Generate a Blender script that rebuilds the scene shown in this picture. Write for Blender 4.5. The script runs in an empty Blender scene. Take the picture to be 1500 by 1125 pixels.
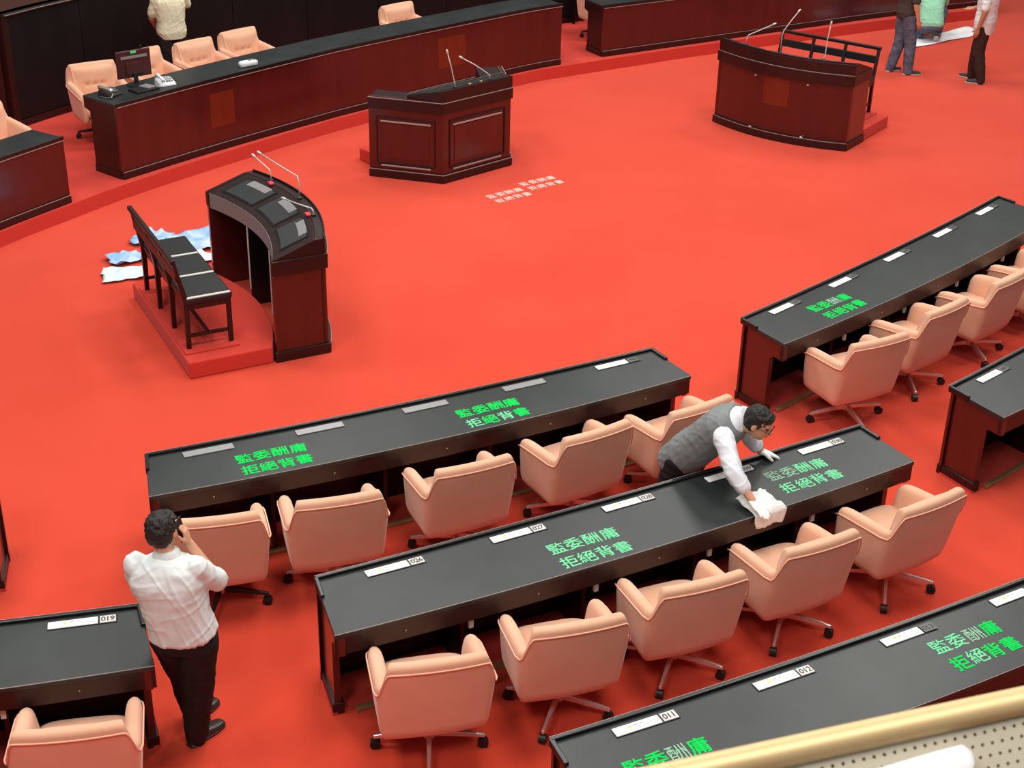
import bpy, bmesh, math, random
from mathutils import Vector, Matrix, noise
random.seed(7)
PI = math.pi
SC = bpy.context.scene
COL = SC.collection
V = Vector

# ------------------------------------------------------------------ camera, world, lights, exposure
cam_d = bpy.data.cameras.new('camera'); cam = bpy.data.objects.new('camera', cam_d); COL.objects.link(cam)
cam_d.sensor_width = 36.0; cam_d.sensor_fit = 'HORIZONTAL'; cam_d.lens = 2160 / 1500 * 36
cam_d.clip_start = 0.05; cam_d.clip_end = 200
cam.matrix_world = Matrix.Translation((0, 0, 6.08)) @ Matrix.Rotation(math.radians(90 - 27.63), 4, 'X') @ Matrix.Rotation(math.radians(1.284), 4, 'Z')
cam_d.dof.use_dof = True; cam_d.dof.focus_distance = 11.0; cam_d.dof.aperture_fstop = 20.0
SC.camera = cam

world = bpy.data.worlds.new('hall_light'); SC.world = world; world.use_nodes = True
bg = world.node_tree.nodes['Background']; bg.inputs[0].default_value = (1.0, 0.97, 0.93, 1); bg.inputs[1].default_value = 0.18

def area(name, loc, size, power, col=(1, .96, .9)):
    d = bpy.data.lights.new(name, 'AREA'); d.shape = 'RECTANGLE'; d.size = size[0]; d.size_y = size[1]; d.energy = power; d.color = col
    o = bpy.data.objects.new(name, d); COL.objects.link(o); o.location = loc; return o
# rows of ceiling lamps of the hall
for i, (x, y) in enumerate([(-4.5, 7), (0.5, 8), (5.5, 10), (-5.5, 14), (0, 15), (5.5, 17), (-3, 21), (3, 23), (8, 23), (-3.5, .5), (2.5, .5)]):
    area('ceiling_lamp', (x, y, 10.0), (2.4, 2.4), 350)

SC.view_settings.view_transform = 'Standard'; SC.view_settings.look = 'None'
SC.view_settings.gamma = 1.0; SC.view_settings.use_curve_mapping = False
SC.view_settings.exposure = -0.08

# ------------------------------------------------------------------ materials
def mat(name, col, rough=.5, metal=0., spec=.5, coat=0., bump=None, var=None, sheen=0., alpha=None, trans=0.):
    m = bpy.data.materials.new(name); m.use_nodes = True; nt = m.node_tree; b = nt.nodes['Principled BSDF']
    b.inputs['Base Color'].default_value = (*col, 1); b.inputs['Roughness'].default_value = rough
    b.inputs['Metallic'].default_value = metal; b.inputs['Specular IOR Level'].default_value = spec
    b.inputs['Coat Weight'].default_value = coat; b.inputs['Coat Roughness'].default_value = .15
    b.inputs['Sheen Weight'].default_value = sheen; b.inputs['Transmission Weight'].default_value = trans
    if bump or var:
        tc = nt.nodes.new('ShaderNodeTexCoord')
    if var:   # (scale, stretch xyz, second colour, detail)
        mp = nt.nodes.new('ShaderNodeMapping'); mp.inputs['Scale'].default_value = var[1]
        nz = nt.nodes.new('ShaderNodeTexNoise'); nz.inputs['Scale'].default_value = var[0]; nz.inputs['Detail'].default_value = var[3]
        rp = nt.nodes.new('ShaderNodeValToRGB'); rp.color_ramp.elements[0].position = .3; rp.color_ramp.elements[1].position = .7
        rp.color_ramp.elements[0].color = (*col, 1); rp.color_ramp.elements[1].color = (*var[2], 1)
        nt.links.new(tc.outputs['Object'], mp.inputs[0]); nt.links.new(mp.outputs[0], nz.inputs['Vector'])
        nt.links.new(nz.outputs['Fac'], rp.inputs[0]); nt.links.new(rp.outputs[0], b.inputs['Base Color'])
    if bump:  # (scale, strength, distance)
        n2 = nt.nodes.new('ShaderNodeTexNoise'); n2.inputs['Scale'].default_value = bump[0]; n2.inputs['Detail'].default_value = 4
        bp = nt.nodes.new('ShaderNodeBump'); bp.inputs['Strength'].default_value = bump[1]; bp.inputs['Distance'].default_value = bump[2]
        nt.links.new(tc.outputs['Object'], n2.inputs['Vector']); nt.links.new(n2.outputs['Fac'], bp.inputs['Height'])
        nt.links.new(bp.outputs[0], b.inputs['Normal'])
    return m

M = {}
M['carpet'] = mat('red_carpet', (.65, .062, .031), 1.0, spec=.1, bump=(260, .5, .004), var=(.55, (1, 1, 1), (.60, .050, .022), 5), sheen=.15)
M['carpet_mat'] = mat('red_carpet_step', (.60, .048, .032), 1.0, spec=.1, bump=(260, .5, .004), sheen=.1)
M['wood'] = mat('mahogany', (.052, .0050, .0048), .32, spec=.45, coat=.7, var=(6, (1, 1, .12), (.072, .0075, .006), 6))
M['wood_dark'] = mat('dark_mahogany', (.015, .0045, .0045), .38, spec=.45, coat=.1, var=(6, (1, 1, .2), (.022, .0055, .005), 6))
M['wood_orange'] = mat('orange_tone', (.115, .013, .003), .35, coat=.4, var=(9, (1, 1, .2), (.14, .018, .004), 5))  # more orange tone for the rectangles on the wooden fronts
M['black_wall'] = mat('black_panel', (.005, .0045, .005), .5, spec=.25, var=(3, (1, 1, .3), (.009, .006, .006), 4))
M['laminate'] = mat('black_laminate', (.013, .017, .018), .38, spec=.44, var=(2.2, (1, 1, 1), (.026, .032, .033), 6), bump=(420, .08, .001))
M['edge'] = mat('black_rim', (.006, .006, .006), .3, spec=.5)
M['line'] = mat('worn_edge', (.36, .27, .25), .35)
M['fabric'] = mat('salmon_fabric', (.80, .445, .30), .95, spec=.15, bump=(300, .35, .002), var=(4, (1, 1, 1), (.74, .40, .26), 5), sheen=.3)
M['piping'] = mat('salmon_piping', (.88, .47, .33), .8, spec=.2)
M['button'] = mat('tuft_button', (.50, .19, .12), .9)
M['chrome'] = mat('chrome', (.74, .73, .72), .24, metal=.75)
M['mic'] = mat('microphone_metal', (.58, .55, .52), .4, metal=.2)
M['black_plastic'] = mat('black_plastic', (.010, .010, .011), .45)
M['brass'] = mat('brass_strip', (.42, .28, .13), .45, metal=.6)
M['plate_white'] = mat('white_plate', (.82, .82, .82), .4)
M['plate_grey'] = mat('grey_plate', (.30, .30, .31), .35, metal=.3)
M['plate_dark'] = mat('dark_number_tile', (.10, .10, .10), .4)
M['plate_num'] = mat('pale_number_tile', (.62, .60, .58), .4)
M['ink'] = mat('dark_ink', (.03, .03, .035), .6)
M['ink_yellow'] = mat('yellow_ink', (.85, .62, .08), .6)
M['ink_blue'] = mat('blue_ink', (.35, .52, .75), .6)
M['ink_red'] = mat('red_ink', (.62, .20, .22), .6)
M['ink_grey'] = mat('grey_ink', (.36, .38, .42), .6)
M['rim_line'] = mat('rim_edge', (.30, .28, .27), .4)
M['green'] = mat('green_powder', (.0, .62, .085), .9, spec=.1, var=(60, (1, 1, 1), (.02, .50, .10), 3))
M['green_pale'] = mat('pale_green_powder', (.10, .60, .26), .9, spec=.1, var=(60, (1, 1, 1), (.25, .66, .40), 3))
M['green_faint'] = mat('wiped_green_powder', (.20, .46, .30), .9, spec=.1, var=(70, (1, 1, 1), (.38, .58, .42), 3))
M['chalk'] = mat('white_powder', (.80, .50, .45), .95, spec=.1)
M['screen_glass'] = mat('dark_glass', (.030, .034, .036), .08, spec=.8, coat=.6)
M['paper'] = mat('white_paper', (.86, .87, .90), .7)
M['paper_blue'] = mat('blue_print', (.16, .36, .72), .6, var=(7, (1, 1, 1), (.55, .70, .88), 3))
M['paper_pale'] = mat('pale_blue_print', (.62, .78, .86), .6)
M['monitor'] = mat('monitor_shell', (.045, .014, .016), .35)
M['monitor_grey'] = mat('monitor_grey', (.20, .22, .22), .4)
M['led'] = mat('green_sticker', (.10, .72, .24), .5)
M['phone_white'] = mat('white_plastic', (.80, .82, .83), .35)
M['seat_black'] = mat('black_vinyl', (.011, .013, .014), .42, spec=.5)
M['red_light'] = mat('red_button', (.85, .06, .09), .4)
M['skin'] = mat('skin', (.66, .34, .215), .55, spec=.3)
M['skin_tan'] = mat('tan_skin', (.45, .215, .13), .55, spec=.3)
M['hair'] = mat('black_hair', (.012, .009, .008), .5, bump=(150, .8, .01))
M['shirt_white'] = mat('white_shirt', (.74, .79, .79), .85, spec=.2, bump=(5, .35, .03))
M['shirt_pale'] = mat('pale_blue_shirt', (.76, .78, .85), .85, spec=.2, bump=(7, .35, .03))
M['shirt_cream'] = mat('cream_tshirt', (.78, .72, .52), .9, spec=.2, bump=(5, .4, .03))
M['shirt_dark'] = mat('dark_grey_tshirt', (.065, .052, .045), .9, spec=.2, bump=(5, .4, .03))
M['shirt_green'] = mat('mint_tshirt', (.30, .66, .46), .9, spec=.2, bump=(5, .4, .03))
M['vest'] = mat('grey_vest', (.20, .215, .22), .7, spec=.3, bump=(5, .35, .03))
M['trousers'] = mat('black_trousers', (.018, .013, .014), .8, spec=.2, bump=(5, .35, .03))
M['jeans'] = mat('blue_jeans', (.060, .075, .115), .9, spec=.2, var=(9, (1, 1, 1), (.14, .17, .23), 3))
M['trousers_brown'] = mat('dark_brown_trousers', (.042, .021, .018), .85, spec=.2, bump=(5, .35, .03))
M['shoe'] = mat('black_leather', (.02, .02, .021), .3, spec=.6)
M['shoe_grey'] = mat('dark_sneaker', (.035, .037, .040), .7)
M['sole'] = mat('pale_sole', (.62, .60, .57), .7)
M['glove'] = mat('white_glove', (.84, .84, .84), .9, spec=.1)
M['cloth'] = mat('white_rag', (.86, .86, .85), .95, spec=.1, bump=(30, .5, .02))
M['gold'] = mat('brushed_brass', (.58, .42, .21), .5, metal=.4)
M['gold_plate'] = mat('champagne_perforated_plate', (.50, .455, .35), .5, metal=.2)
M['void'] = mat('dark_inside', (.03, .022, .014), .9)
M['rostrum'] = mat('brown_rostrum', (.065, .026, .018), .85, spec=.15)
M['lens'] = mat('spectacle_frame', (.02, .015, .012), .3)
M['lips'] = mat('lips', (.42, .15, .12), .6)

# ------------------------------------------------------------------ mesh helpers
class MB:
    def __init__(s): s.v = []; s.f = []
    def add(s, vs, fs):
        o = len(s.v); s.v += [V(p) for p in vs]; s.f += [tuple(i + o for i in f) for f in fs]; return s
    def box(s, c, d, rz=0., mtx=None):
        R = mtx if mtx is not None else Matrix.Rotation(rz, 3, 'Z')
        c = V(c); vs = [c + R @ V((x * d[0] / 2, y * d[1] / 2, z * d[2] / 2)) for x in (-1, 1) for y in (-1, 1) for z in (-1, 1)]
        return s.add(vs, [(0, 1, 3, 2), (4, 6, 7, 5), (0, 4, 5, 1), (2, 3, 7, 6), (0, 2, 6, 4), (1, 5, 7, 3)])
    def prism(s, poly, z0, z1):
        n = len(poly)
        vs = [(p[0], p[1], z0) for p in poly] + [(p[0], p[1], z1) for p in poly]
        a = sum(poly[i][0] * poly[(i + 1) % n][1] - poly[(i + 1) % n][0] * poly[i][1] for i in range(n))
        fs = [tuple(range(n))[::-1], tuple(range(n, 2 * n))] + [(i, (i + 1) % n, n + (i + 1) % n, n + i) for i in range(n)]
        if a < 0: fs = [f[::-1] for f in fs]
        return s.add(vs, fs)
    def band(s, A, B, z0, z1):
        """slab between two polylines A and B (lists of xy); z0/z1 numbers or (zA,zB)"""
        n = len(A)
        za0, zb0 = z0 if isinstance(z0, tuple) else (z0, z0); za1, zb1 = z1 if isinstance(z1, tuple) else (z1, z1)
        vs = []
        for i in range(n):
            vs += [(A[i][0], A[i][1], za0), (B[i][0], B[i][1], zb0), (B[i][0], B[i][1], zb1), (A[i][0], A[i][1], za1)]
        fs = [(0, 1, 2, 3), tuple(4 * (n - 1) + k for k in (3, 2, 1, 0))]
        for i in range(n - 1):
            a, b = 4 * i, 4 * i + 4
            for k in range(4): fs.append((a + k, b + k, b + (k + 1) % 4, a + (k + 1) % 4))
        return s.add(vs, fs)
    def loft(s, rings, cap=True):
        n = len(rings[0]); o = []
        for r in rings: o += list(r)
        fs = []
        for i in range(len(rings) - 1):
            for k in range(n): fs.append((i * n + k, i * n + (k + 1) % n, (i + 1) * n + (k + 1) % n, (i + 1) * n + k))
        if cap: fs += [tuple(range(n))[::-1], tuple((len(rings) - 1) * n + k for k in range(n))]
        return s.add(o, fs)
    def tube(s, pts, r, n=10):
        pts = [V(p) for p in pts]; rr = r if isinstance(r, (list, tuple)) else [r] * len(pts); rings = []; prev = None
        for i, p in enumerate(pts):
            t = (pts[min(i + 1, len(pts) - 1)] - pts[max(i - 1, 0)]).normalized()
            if prev is None: a = t.orthogonal().normalized()
            else:
                a = prev - t * prev.dot(t); a = a.normalized() if a.length > 1e-6 else t.orthogonal().normalized()
            prev = a; b = t.cross(a)
            rings.append([p + a * (rr[i] * math.cos(2 * PI * k / n)) + b * (rr[i] * math.sin(2 * PI * k / n)) for k in range(n)])
        return s.loft(rings)
    def lathe(s, c, prof, n=20):
        c = V(c); return s.loft([[c + V((r * math.cos(2 * PI * k / n), r * math.sin(2 * PI * k / n), z)) for k in range(n)] for r, z in prof])
    def ell(s, c, rad, basis=None, nu=16, nv=10):
        c = V(c); B = basis if basis else (V((1, 0, 0)), V((0, 1, 0)), V((0, 0, 1))); rings = []
        for j in range(1, nv):
            a = -PI / 2 + PI * j / nv
            rings.append([c + B[0] * (rad[0] * math.cos(a) * math.cos(2 * PI * k / nu)) + B[1] * (rad[1] * math.cos(a) * math.sin(2 * PI * k / nu)) + B[2] * (rad[2] * math.sin(a)) for k in range(nu)])
        return s.loft(rings)
    def cap(s, p0, r0, p1, r1, n=14):
        p0, p1 = V(p0), V(p1); t = (p1 - p0).normalized(); pts = []; rs = []
        for k in range(1, 5):
            a = PI / 2 * k / 4; pts.append(p0 - t * r0 * math.cos(a)); rs.append(r0 * math.sin(a))
        for k in range(3, 0, -1):
            a = PI / 2 * k / 4; 
            if k == 3: pts.append(p1); rs.append(r1)
            pts.append(p1 + t * r1 * math.cos(a)); rs.append(r1 * math.sin(a))
        a = t.orthogonal().normalized(); b = t.cross(a)
        return s.loft([[p + a * (r * math.cos(2 * PI * k / n)) + b * (r * math.sin(2 * PI * k / n)) for k in range(n)] for p, r in zip(pts, rs)])
    def estat(s, stations, n=20, e=2.4):
        rings = []
        for c, rv, fv, rx, ry in stations:
            ring = []
            for k in range(n):
                a = 2 * PI * k / n; ca, sa = math.cos(a), math.sin(a)
                ring.append(V(c) + V(rv) * (rx * math.copysign(abs(ca) ** (2 / e), ca)) + V(fv) * (ry * math.copysign(abs(sa) ** (2 / e), sa)))
            rings.append(ring)
        return s.loft(rings)
    def mesh(s, name, inv=None, smooth=False):
        m = bpy.data.meshes.new(name)
        m.from_pydata([(inv @ p) if inv else p for p in s.v], [], s.f)
        bm = bmesh.new(); bm.from_mesh(m); bmesh.ops.recalc_face_normals(bm, faces=bm.faces); bm.to_mesh(m); bm.free()
        if smooth: m.shade_smooth()
        return m
    def build(s, name, mt, parent=None, smooth=False, bevel=0., sub=0, local=False):
        inv = None
        if parent is not None and not local:
            inv = parent_world(parent).inverted()
        m = s.mesh(name, inv, smooth); o = bpy.data.objects.new(name, m); COL.objects.link(o)
        m.materials.append(M[mt] if isinstance(mt, str) else mt)
        if parent is not None: o.parent = parent
        if bevel:
            b = o.modifiers.new('bevel', 'BEVEL'); b.width = bevel; b.segments = 2; b.limit_method = 'ANGLE'; b.angle_limit = math.radians(40)
        if sub:
            u = o.modifiers.new('sub', 'SUBSURF'); u.levels = sub; u.render_levels = sub
        return o

def parent_world(o):
    m = o.matrix_basis.copy()
    while o.parent: o = o.parent; m = o.matrix_basis @ m
    return m
def tag(o, label=None, cat=None, group=None, kind=None):
    if label: o['label'] = label
    if cat: o['category'] = cat
    if group: o['group'] = group
    if kind: o['kind'] = kind
    return o
def thing(name, label, cat, loc=(0, 0, 0), rz=0., group=None):
    o = bpy.data.objects.new(name, None); COL.objects.link(o); o.location = loc; o.rotation_euler = (0, 0, rz); o.empty_display_size = .1
    return tag(o, label, cat, group)
def copy_tree(o, parent=None):
    c = o.copy(); COL.objects.link(c); c.parent = parent
    for ch in list(o.children): copy_tree(ch, c)
    return c
def lerp(a, b, t): return V(a) * (1 - t) + V(b) * t
def bez(A, B, sag, n):
    """arc from A to B bowed by sag to the left of A->B, n+1 points"""
    A, B = V((A[0], A[1])), V((B[0], B[1])); d = (B - A).normalized(); nrm = V((-d.y, d.x))
    return [A.lerp(B, t) + nrm * (sag * 4 * t * (1 - t)) for t in [i / n for i in range(n + 1)]]
def spline(P, n):
    """Catmull-Rom through 2D points"""
    P = [V(p) for p in P]; Q = [2 * P[0] - P[1]] + P + [2 * P[-1] - P[-2]]; out = []
    for i in range(1, len(Q) - 2):
        for k in range(n):
            t = k / n; a, b, c, d = Q[i - 1], Q[i], Q[i + 1], Q[i + 2]
            out.append(.5 * ((2 * b) + (c - a) * t + (2 * a - 5 * b + 4 * c - d) * t * t + (3 * b - a - 3 * c + d) * t ** 3))
    return out + [P[-1]]
def offset(L, d):
    """offset polyline to its left by d"""
    out = []
    for i, p in enumerate(L):
        t = (L[min(i + 1, len(L) - 1)] - L[max(i - 1, 0)]).normalized(); out.append(p + V((-t.y, t.x)) * d)
    return out
def sub_line(L, d0, d1, n):
    """resample polyline between arc lengths d0 and d1 into n+1 points"""
    acc = [0.]
    for i in range(1, len(L)): acc.append(acc[-1] + (L[i] - L[i - 1]).length)
    out = []
    for k in range(n + 1):
        d = d0 + (d1 - d0) * k / n; j = 1
        while j < len(L) - 1 and acc[j] < d: j += 1
        t = (d - acc[j - 1]) / max(1e-9, acc[j] - acc[j - 1]); out.append(L[j - 1].lerp(L[j], t))
    return out

# text -> mesh (built-in font with its own fallback glyphs)
_glyph = {}
def glyph(ch, size, off=0., thick=.0012):
    """glyph outline as a mesh; off thickens the strokes by layering shifted copies"""
    key = (ch, size, off)
    if key not in _glyph:
        c = bpy.data.curves.new('glyph', 'FONT'); c.body = ch; c.size = size; c.extrude = thick / 2; c.resolution_u = 3
        c.align_x = 'CENTER'; c.align_y = 'CENTER'
        o = bpy.data.objects.new('glyph', c); COL.objects.link(o)
        dg = bpy.context.evaluated_depsgraph_get(); m = bpy.data.meshes.new_from_object(o.evaluated_get(dg))
        bpy.data.objects.remove(o); bpy.data.curves.remove(c)
        xs = [v.co.x for v in m.vertices]; ys = [v.co.y for v in m.vertices]
        cx, cy = (min(xs) + max(xs)) / 2, (min(ys) + max(ys)) / 2
        vs = [(v.co.x - cx, v.co.y - cy, v.co.z + thick / 2) for v in m.vertices]; fs = [tuple(p.vertices) for p in m.polygons]
        mb = MB()
        for k, (ax, ay) in enumerate(((0, 0), (1, .3), (-1, -.3), (.3, -1), (-.3, 1)) if off else ((0, 0),)):
            mb.add([(x + ax * off, y + ay * off, z + k * .00008) for x, y, z in vs], fs)
        g = bpy.data.meshes.new('glyph'); g.from_pydata(mb.v, [], mb.f); _glyph[key] = g
    return _glyph[key]
def put_glyph(ch, size, mt, parent, loc, off=0., rz=0., name='character', thick=.0012):
    src = glyph(ch, size, off, thick); k = (ch, size, off, mt)
    if k not in _glyph:
        m = src.copy(); m.materials.clear(); m.materials.append(M[mt]); _glyph[k] = m
    o = bpy.data.objects.new(name, _glyph[k]); COL.objects.link(o); o.parent = parent; o.location = loc; o.rotation_euler = (0, 0, rz); return o

# ------------------------------------------------------------------ the setting: floor, stage, dark back panel
tag(MB().box((1, 14, -.05), (30, 40, .1)).build('floor', 'carpet'), kind='structure')

STG = .17
kerb = spline([(-7.2, 10.6), (-6.35, 12.6), (-5.47, 14.44), (-4.92, 15.36), (-4.44, 16.10), (-3.64, 17.14), (-2.66, 18.32), (-1.96, 19.07), (-.02, 20.92), (.66, 21.44), (1.98, 22.28), (2.54, 22.64), (4.37, 23.72), (6.10, 24.70), (7.80, 25.55), (8.25, 25.75)], 8)
back = [p for p in kerb]
st = MB(); st.band(kerb, offset(kerb, 6.0), 0, STG)
tag(st.build('stage_platform', 'carpet_mat', bevel=.012), 'raised red carpeted stage', None, kind='structure')
del st

wall_line = spline([(-6.31, 17.96), (-5.86, 18.70), (-4.95, 19.90), (-3.0, 21.55), (-1.0, 22.95), (.71, 23.98), (1.13, 24.24), (4.0, 25.95), (7.2, 27.6)], 10)
WT = 1.60
wb = tag(MB().band(offset(wall_line, .04), offset(wall_line, .16), STG, WT).build('wall_back', 'black_wall'), kind='structure')
acc = sum((wall_line[i + 1] - wall_line[i]).length for i in range(len(wall_line) - 1)); npan = 14
for k in range(npan):
    L = sub_line(wall_line, acc * k / npan + .004, acc * (k + 1) / npan - .004, 5)
    MB().band(L, offset(L, .04), STG + .10, WT - .03).build('panel', 'black_wall', wb)
MB().band(offset(wall_line, -.015), offset(wall_line, .05), STG, STG + .09).build('baseboard', 'wood_dark', wb, bevel=.006)
MB().band(offset(wall_line, -.02), offset(wall_line, .16), WT - .03, WT).build('cap_rail', 'wood_dark', wb, bevel=.006)
MB().band(offset(wall_line, -.024), offset(wall_line, -.018), WT - .012, WT - .004).build('worn_edge', 'line', wb)
e0, e1 = wall_line[0], offset(wall_line, 2.5)[0]
MB().prism([(e0.x, e0.y), (e1.x, e1.y), (e1.x + .03, e1.y + .05), (e0.x + .03, e0.y + .05)], STG, WT - .03).build('end_panel', 'wood_dark', wb)
MB().band(offset(wall_line, .16), offset(wall_line, 1.6), WT - .22, WT - .16).build('rostrum_top', 'rostrum', wb)

# ------------------------------------------------------------------ swivel chairs
def U_path(n=30):
    pts = []  # left arm tip, round the back, right arm tip: (x, y, s) with s 0 arm .. 1 back
    a, yb, yt, r = .365, -.29, .235, .095
    for i in range(9): pts.append((-a + .012 * (1 - i / 8), yt + (yb + r - yt) * i / 8))
    for i in range(1, 8):
        t = PI / 2 * i / 8; pts.append((-a + r - r * math.cos(t), yb + r - r * math.sin(t)))
    for i in range(11):
        x = (-a + r) + 2 * (a - r) * i / 10; pts.append((x, yb - .018 * (1 - (x / (a - r)) ** 2)))
    m = [(-x, y) for x, y in pts[:16]][::-1]
    return pts + m
def smooth01(t): t = max(0., min(1., t)); return t * t * (3 - 2 * t)
CH_ARM, CH_BACK, CH_BOT = .655, .89, .25
def rim_h(y): return CH_ARM + (CH_BACK - CH_ARM) * smooth01((-.13 - y) / .17)
def make_chair():
    root = bpy.data.objects.new('swivel_chair', None); COL.objects.link(root); root.empty_display_size = .1
    P = [V(p) for p in U_path()]; rings = []; pipe = []
    for i, p in enumerate(P):
        t = (P[min(i + 1, len(P) - 1)] - P[max(i - 1, 0)]).normalized(); nin = V((-t.y, t.x)); nin = -nin if nin.dot(-p) < 0 and abs(p.x) < .2 else nin
        if nin.dot(V((0, .1)) - p) < 0: nin = -nin
        k_ = min(i, len(P) - 1 - i); h = CH_ARM + .045 * min(1, k_ / 9) + (CH_BACK - CH_ARM - .045) * smooth01((k_ - 11) / 4.2); lean = .045 * smooth01((-.05 - p.y) / .2)
        th = .095
        def pt(inw, z):
            f = (z - CH_BOT) / (CH_BACK - CH_BOT); tap = .045 * (1 - min(1, f)) ** 1.1
            q = p + nin * (inw + tap); return V((q.x, q.y - lean * f + .03 * (1 - f), z))
        endk = min(i, len(P) - 1 - i); e = 1 if endk > 1 else (.62 if endk == 0 else .9)
        dz = 0 if endk > 1 else (.030 if endk == 0 else .006)
        mid = th / 2
        def w(a): return mid + (a - mid) * e
        rings.append([pt(w(.02), CH_BOT), pt(w(0), CH_BOT + .05), pt(w(0), h - .16 - dz), pt(w(-.004), h - .045 - dz), pt(w(.012), h - .008 - dz), pt(w(mid), h + .004 - dz), pt(w(th - .012), h - .012 - dz), pt(w(th), h - .05 - dz), pt(w(th + .01), .46), pt(w(th), .33)])
        pipe.append(pt(w(-.007), h - .048 - dz))
    sh = MB().loft(rings).build('shell', 'fabric', root, smooth=True, sub=1)
    MB().tube(pipe, .0055, 6).build('piping', 'piping', sh, smooth=True, local=True)
    MB().estat([((0, .02, CH_BOT + .006), (1, 0, 0), (0, 1, 0), .24, .18), ((0, .02, CH_BOT + .02), (1, 0, 0), (0, 1, 0), .26, .20), ((0, .02, CH_BOT + .09), (1, 0, 0), (0, 1, 0), .27, .21)], 28, 4.5).build('seat_pan', 'fabric', root, smooth=True)
    MB().estat([((0, .04, .36), (1, 0, 0), (0, 1, 0), .265, .245), ((0, .04, .38), (1, 0, 0), (0, 1, 0), .28, .262), ((0, .04, .455), (1, 0, 0), (0, 1, 0), .28, .262), ((0, .035, .478), (1, 0, 0), (0, 1, 0), .25, .235), ((0, .03, .484), (1, 0, 0), (0, 1, 0), .1, .12)], 32, 4.5).build('seat', 'fabric', root, smooth=True)
    # inner back cushion with a row of three tufts
    nx, nz = 25, 15; vs = []; fs = []
    for j in range(nz):
        for i in range(nx):
            u = -1 + 2 * i / (nx - 1); w_ = j / (nz - 1); z = .44 + .405 * w_; f = (z - CH_BOT) / .64
            y = -.222 - .045 * f + .05 * (1 - abs(u) ** 4) * (1 - (2 * w_ - 1) ** 6) ** .5
            y -= sum(.030 * math.exp(-(((u * .235 - bx) / .028) ** 2 + ((z - .645) / .022) ** 2)) for bx in (-.09, 0, .09)) + .010 * math.exp(-((z - .645) / .012) ** 2) * (abs(u) < .5)
            vs.append((u * (.258 + .012 * f), y, z))
    for j in range(nz - 1):
        for i in range(nx - 1): a = j * nx + i; fs.append((a, a + 1, a + nx + 1, a + nx))
    bc = MB().add(vs, fs).build('back_cushion', 'fabric', root, smooth=True)
    so = bc.modifiers.new('thick', 'SOLIDIFY'); so.thickness = .02
    for bx in (-.09, 0, .09): MB().ell((bx, -.243, .645), (.011, .008, .009), nu=10, nv=6).build('button', 'button', bc, smooth=True, local=True)
    MB().lathe((0, 0, 0), [(.05, .285), (.05, .27), (.026, .265), (.026, .15), (.042, .145), (.042, .095), (.02, .09)], 16).build('column', 'chrome', root, smooth=False)
    for k in range(4):
        a = PI / 4 + k * PI / 2; d = V((math.cos(a), math.sin(a), 0)); s = V((-d.y, d.x, 0)); rs = []
        for r, z, w_, hh in ((.03, .118, .020, .022), (.14, .110, .016, .018), (.30, .090, .012, .013), (.335, .084, .011, .012)):
            c = d * r + V((0, 0, z)); rs.append([c + s * w_ - V((0, 0, hh)), c - s * w_ - V((0, 0, hh)), c - s * w_ * .8 + V((0, 0, hh)), c + s * w_ * .8 + V((0, 0, hh))])
        lg = MB().loft(rs).build('leg', 'chrome', root, bevel=.004)
        c = d * .325; MB().tube([c + V((0, 0, .075)), c + V((0, 0, .045))], .009, 8).tube([c + s * -.022 + V((0, 0, .032)), c + s * .022 + V((0, 0, .032))], .032, 14).build('caster', 'black_plastic', lg, local=True)
    return root
CHAIR = make_chair(); _first = [True]
def chair(x, y, ang, label, z=0., base=0., group='salmon swivel chairs', dark=False):
    """ang: direction of the back panel (left to right) in degrees"""
    if _first[0]: o = CHAIR; _first[0] = False
    else: o = copy_tree(CHAIR)
    o.location = (x, y, z); o.rotation_euler = (0, 0, math.radians(ang))
    for ch in o.children:
        if ch.name.split('.')[0] == 'leg':
            ch.rotation_euler = (0, 0, math.radians(base))
            if dark:
                ch.material_slots[0].link = 'OBJECT'; ch.material_slots[0].material = M['black_plastic']
    tag(o, label, 'chair', group); return o

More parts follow.
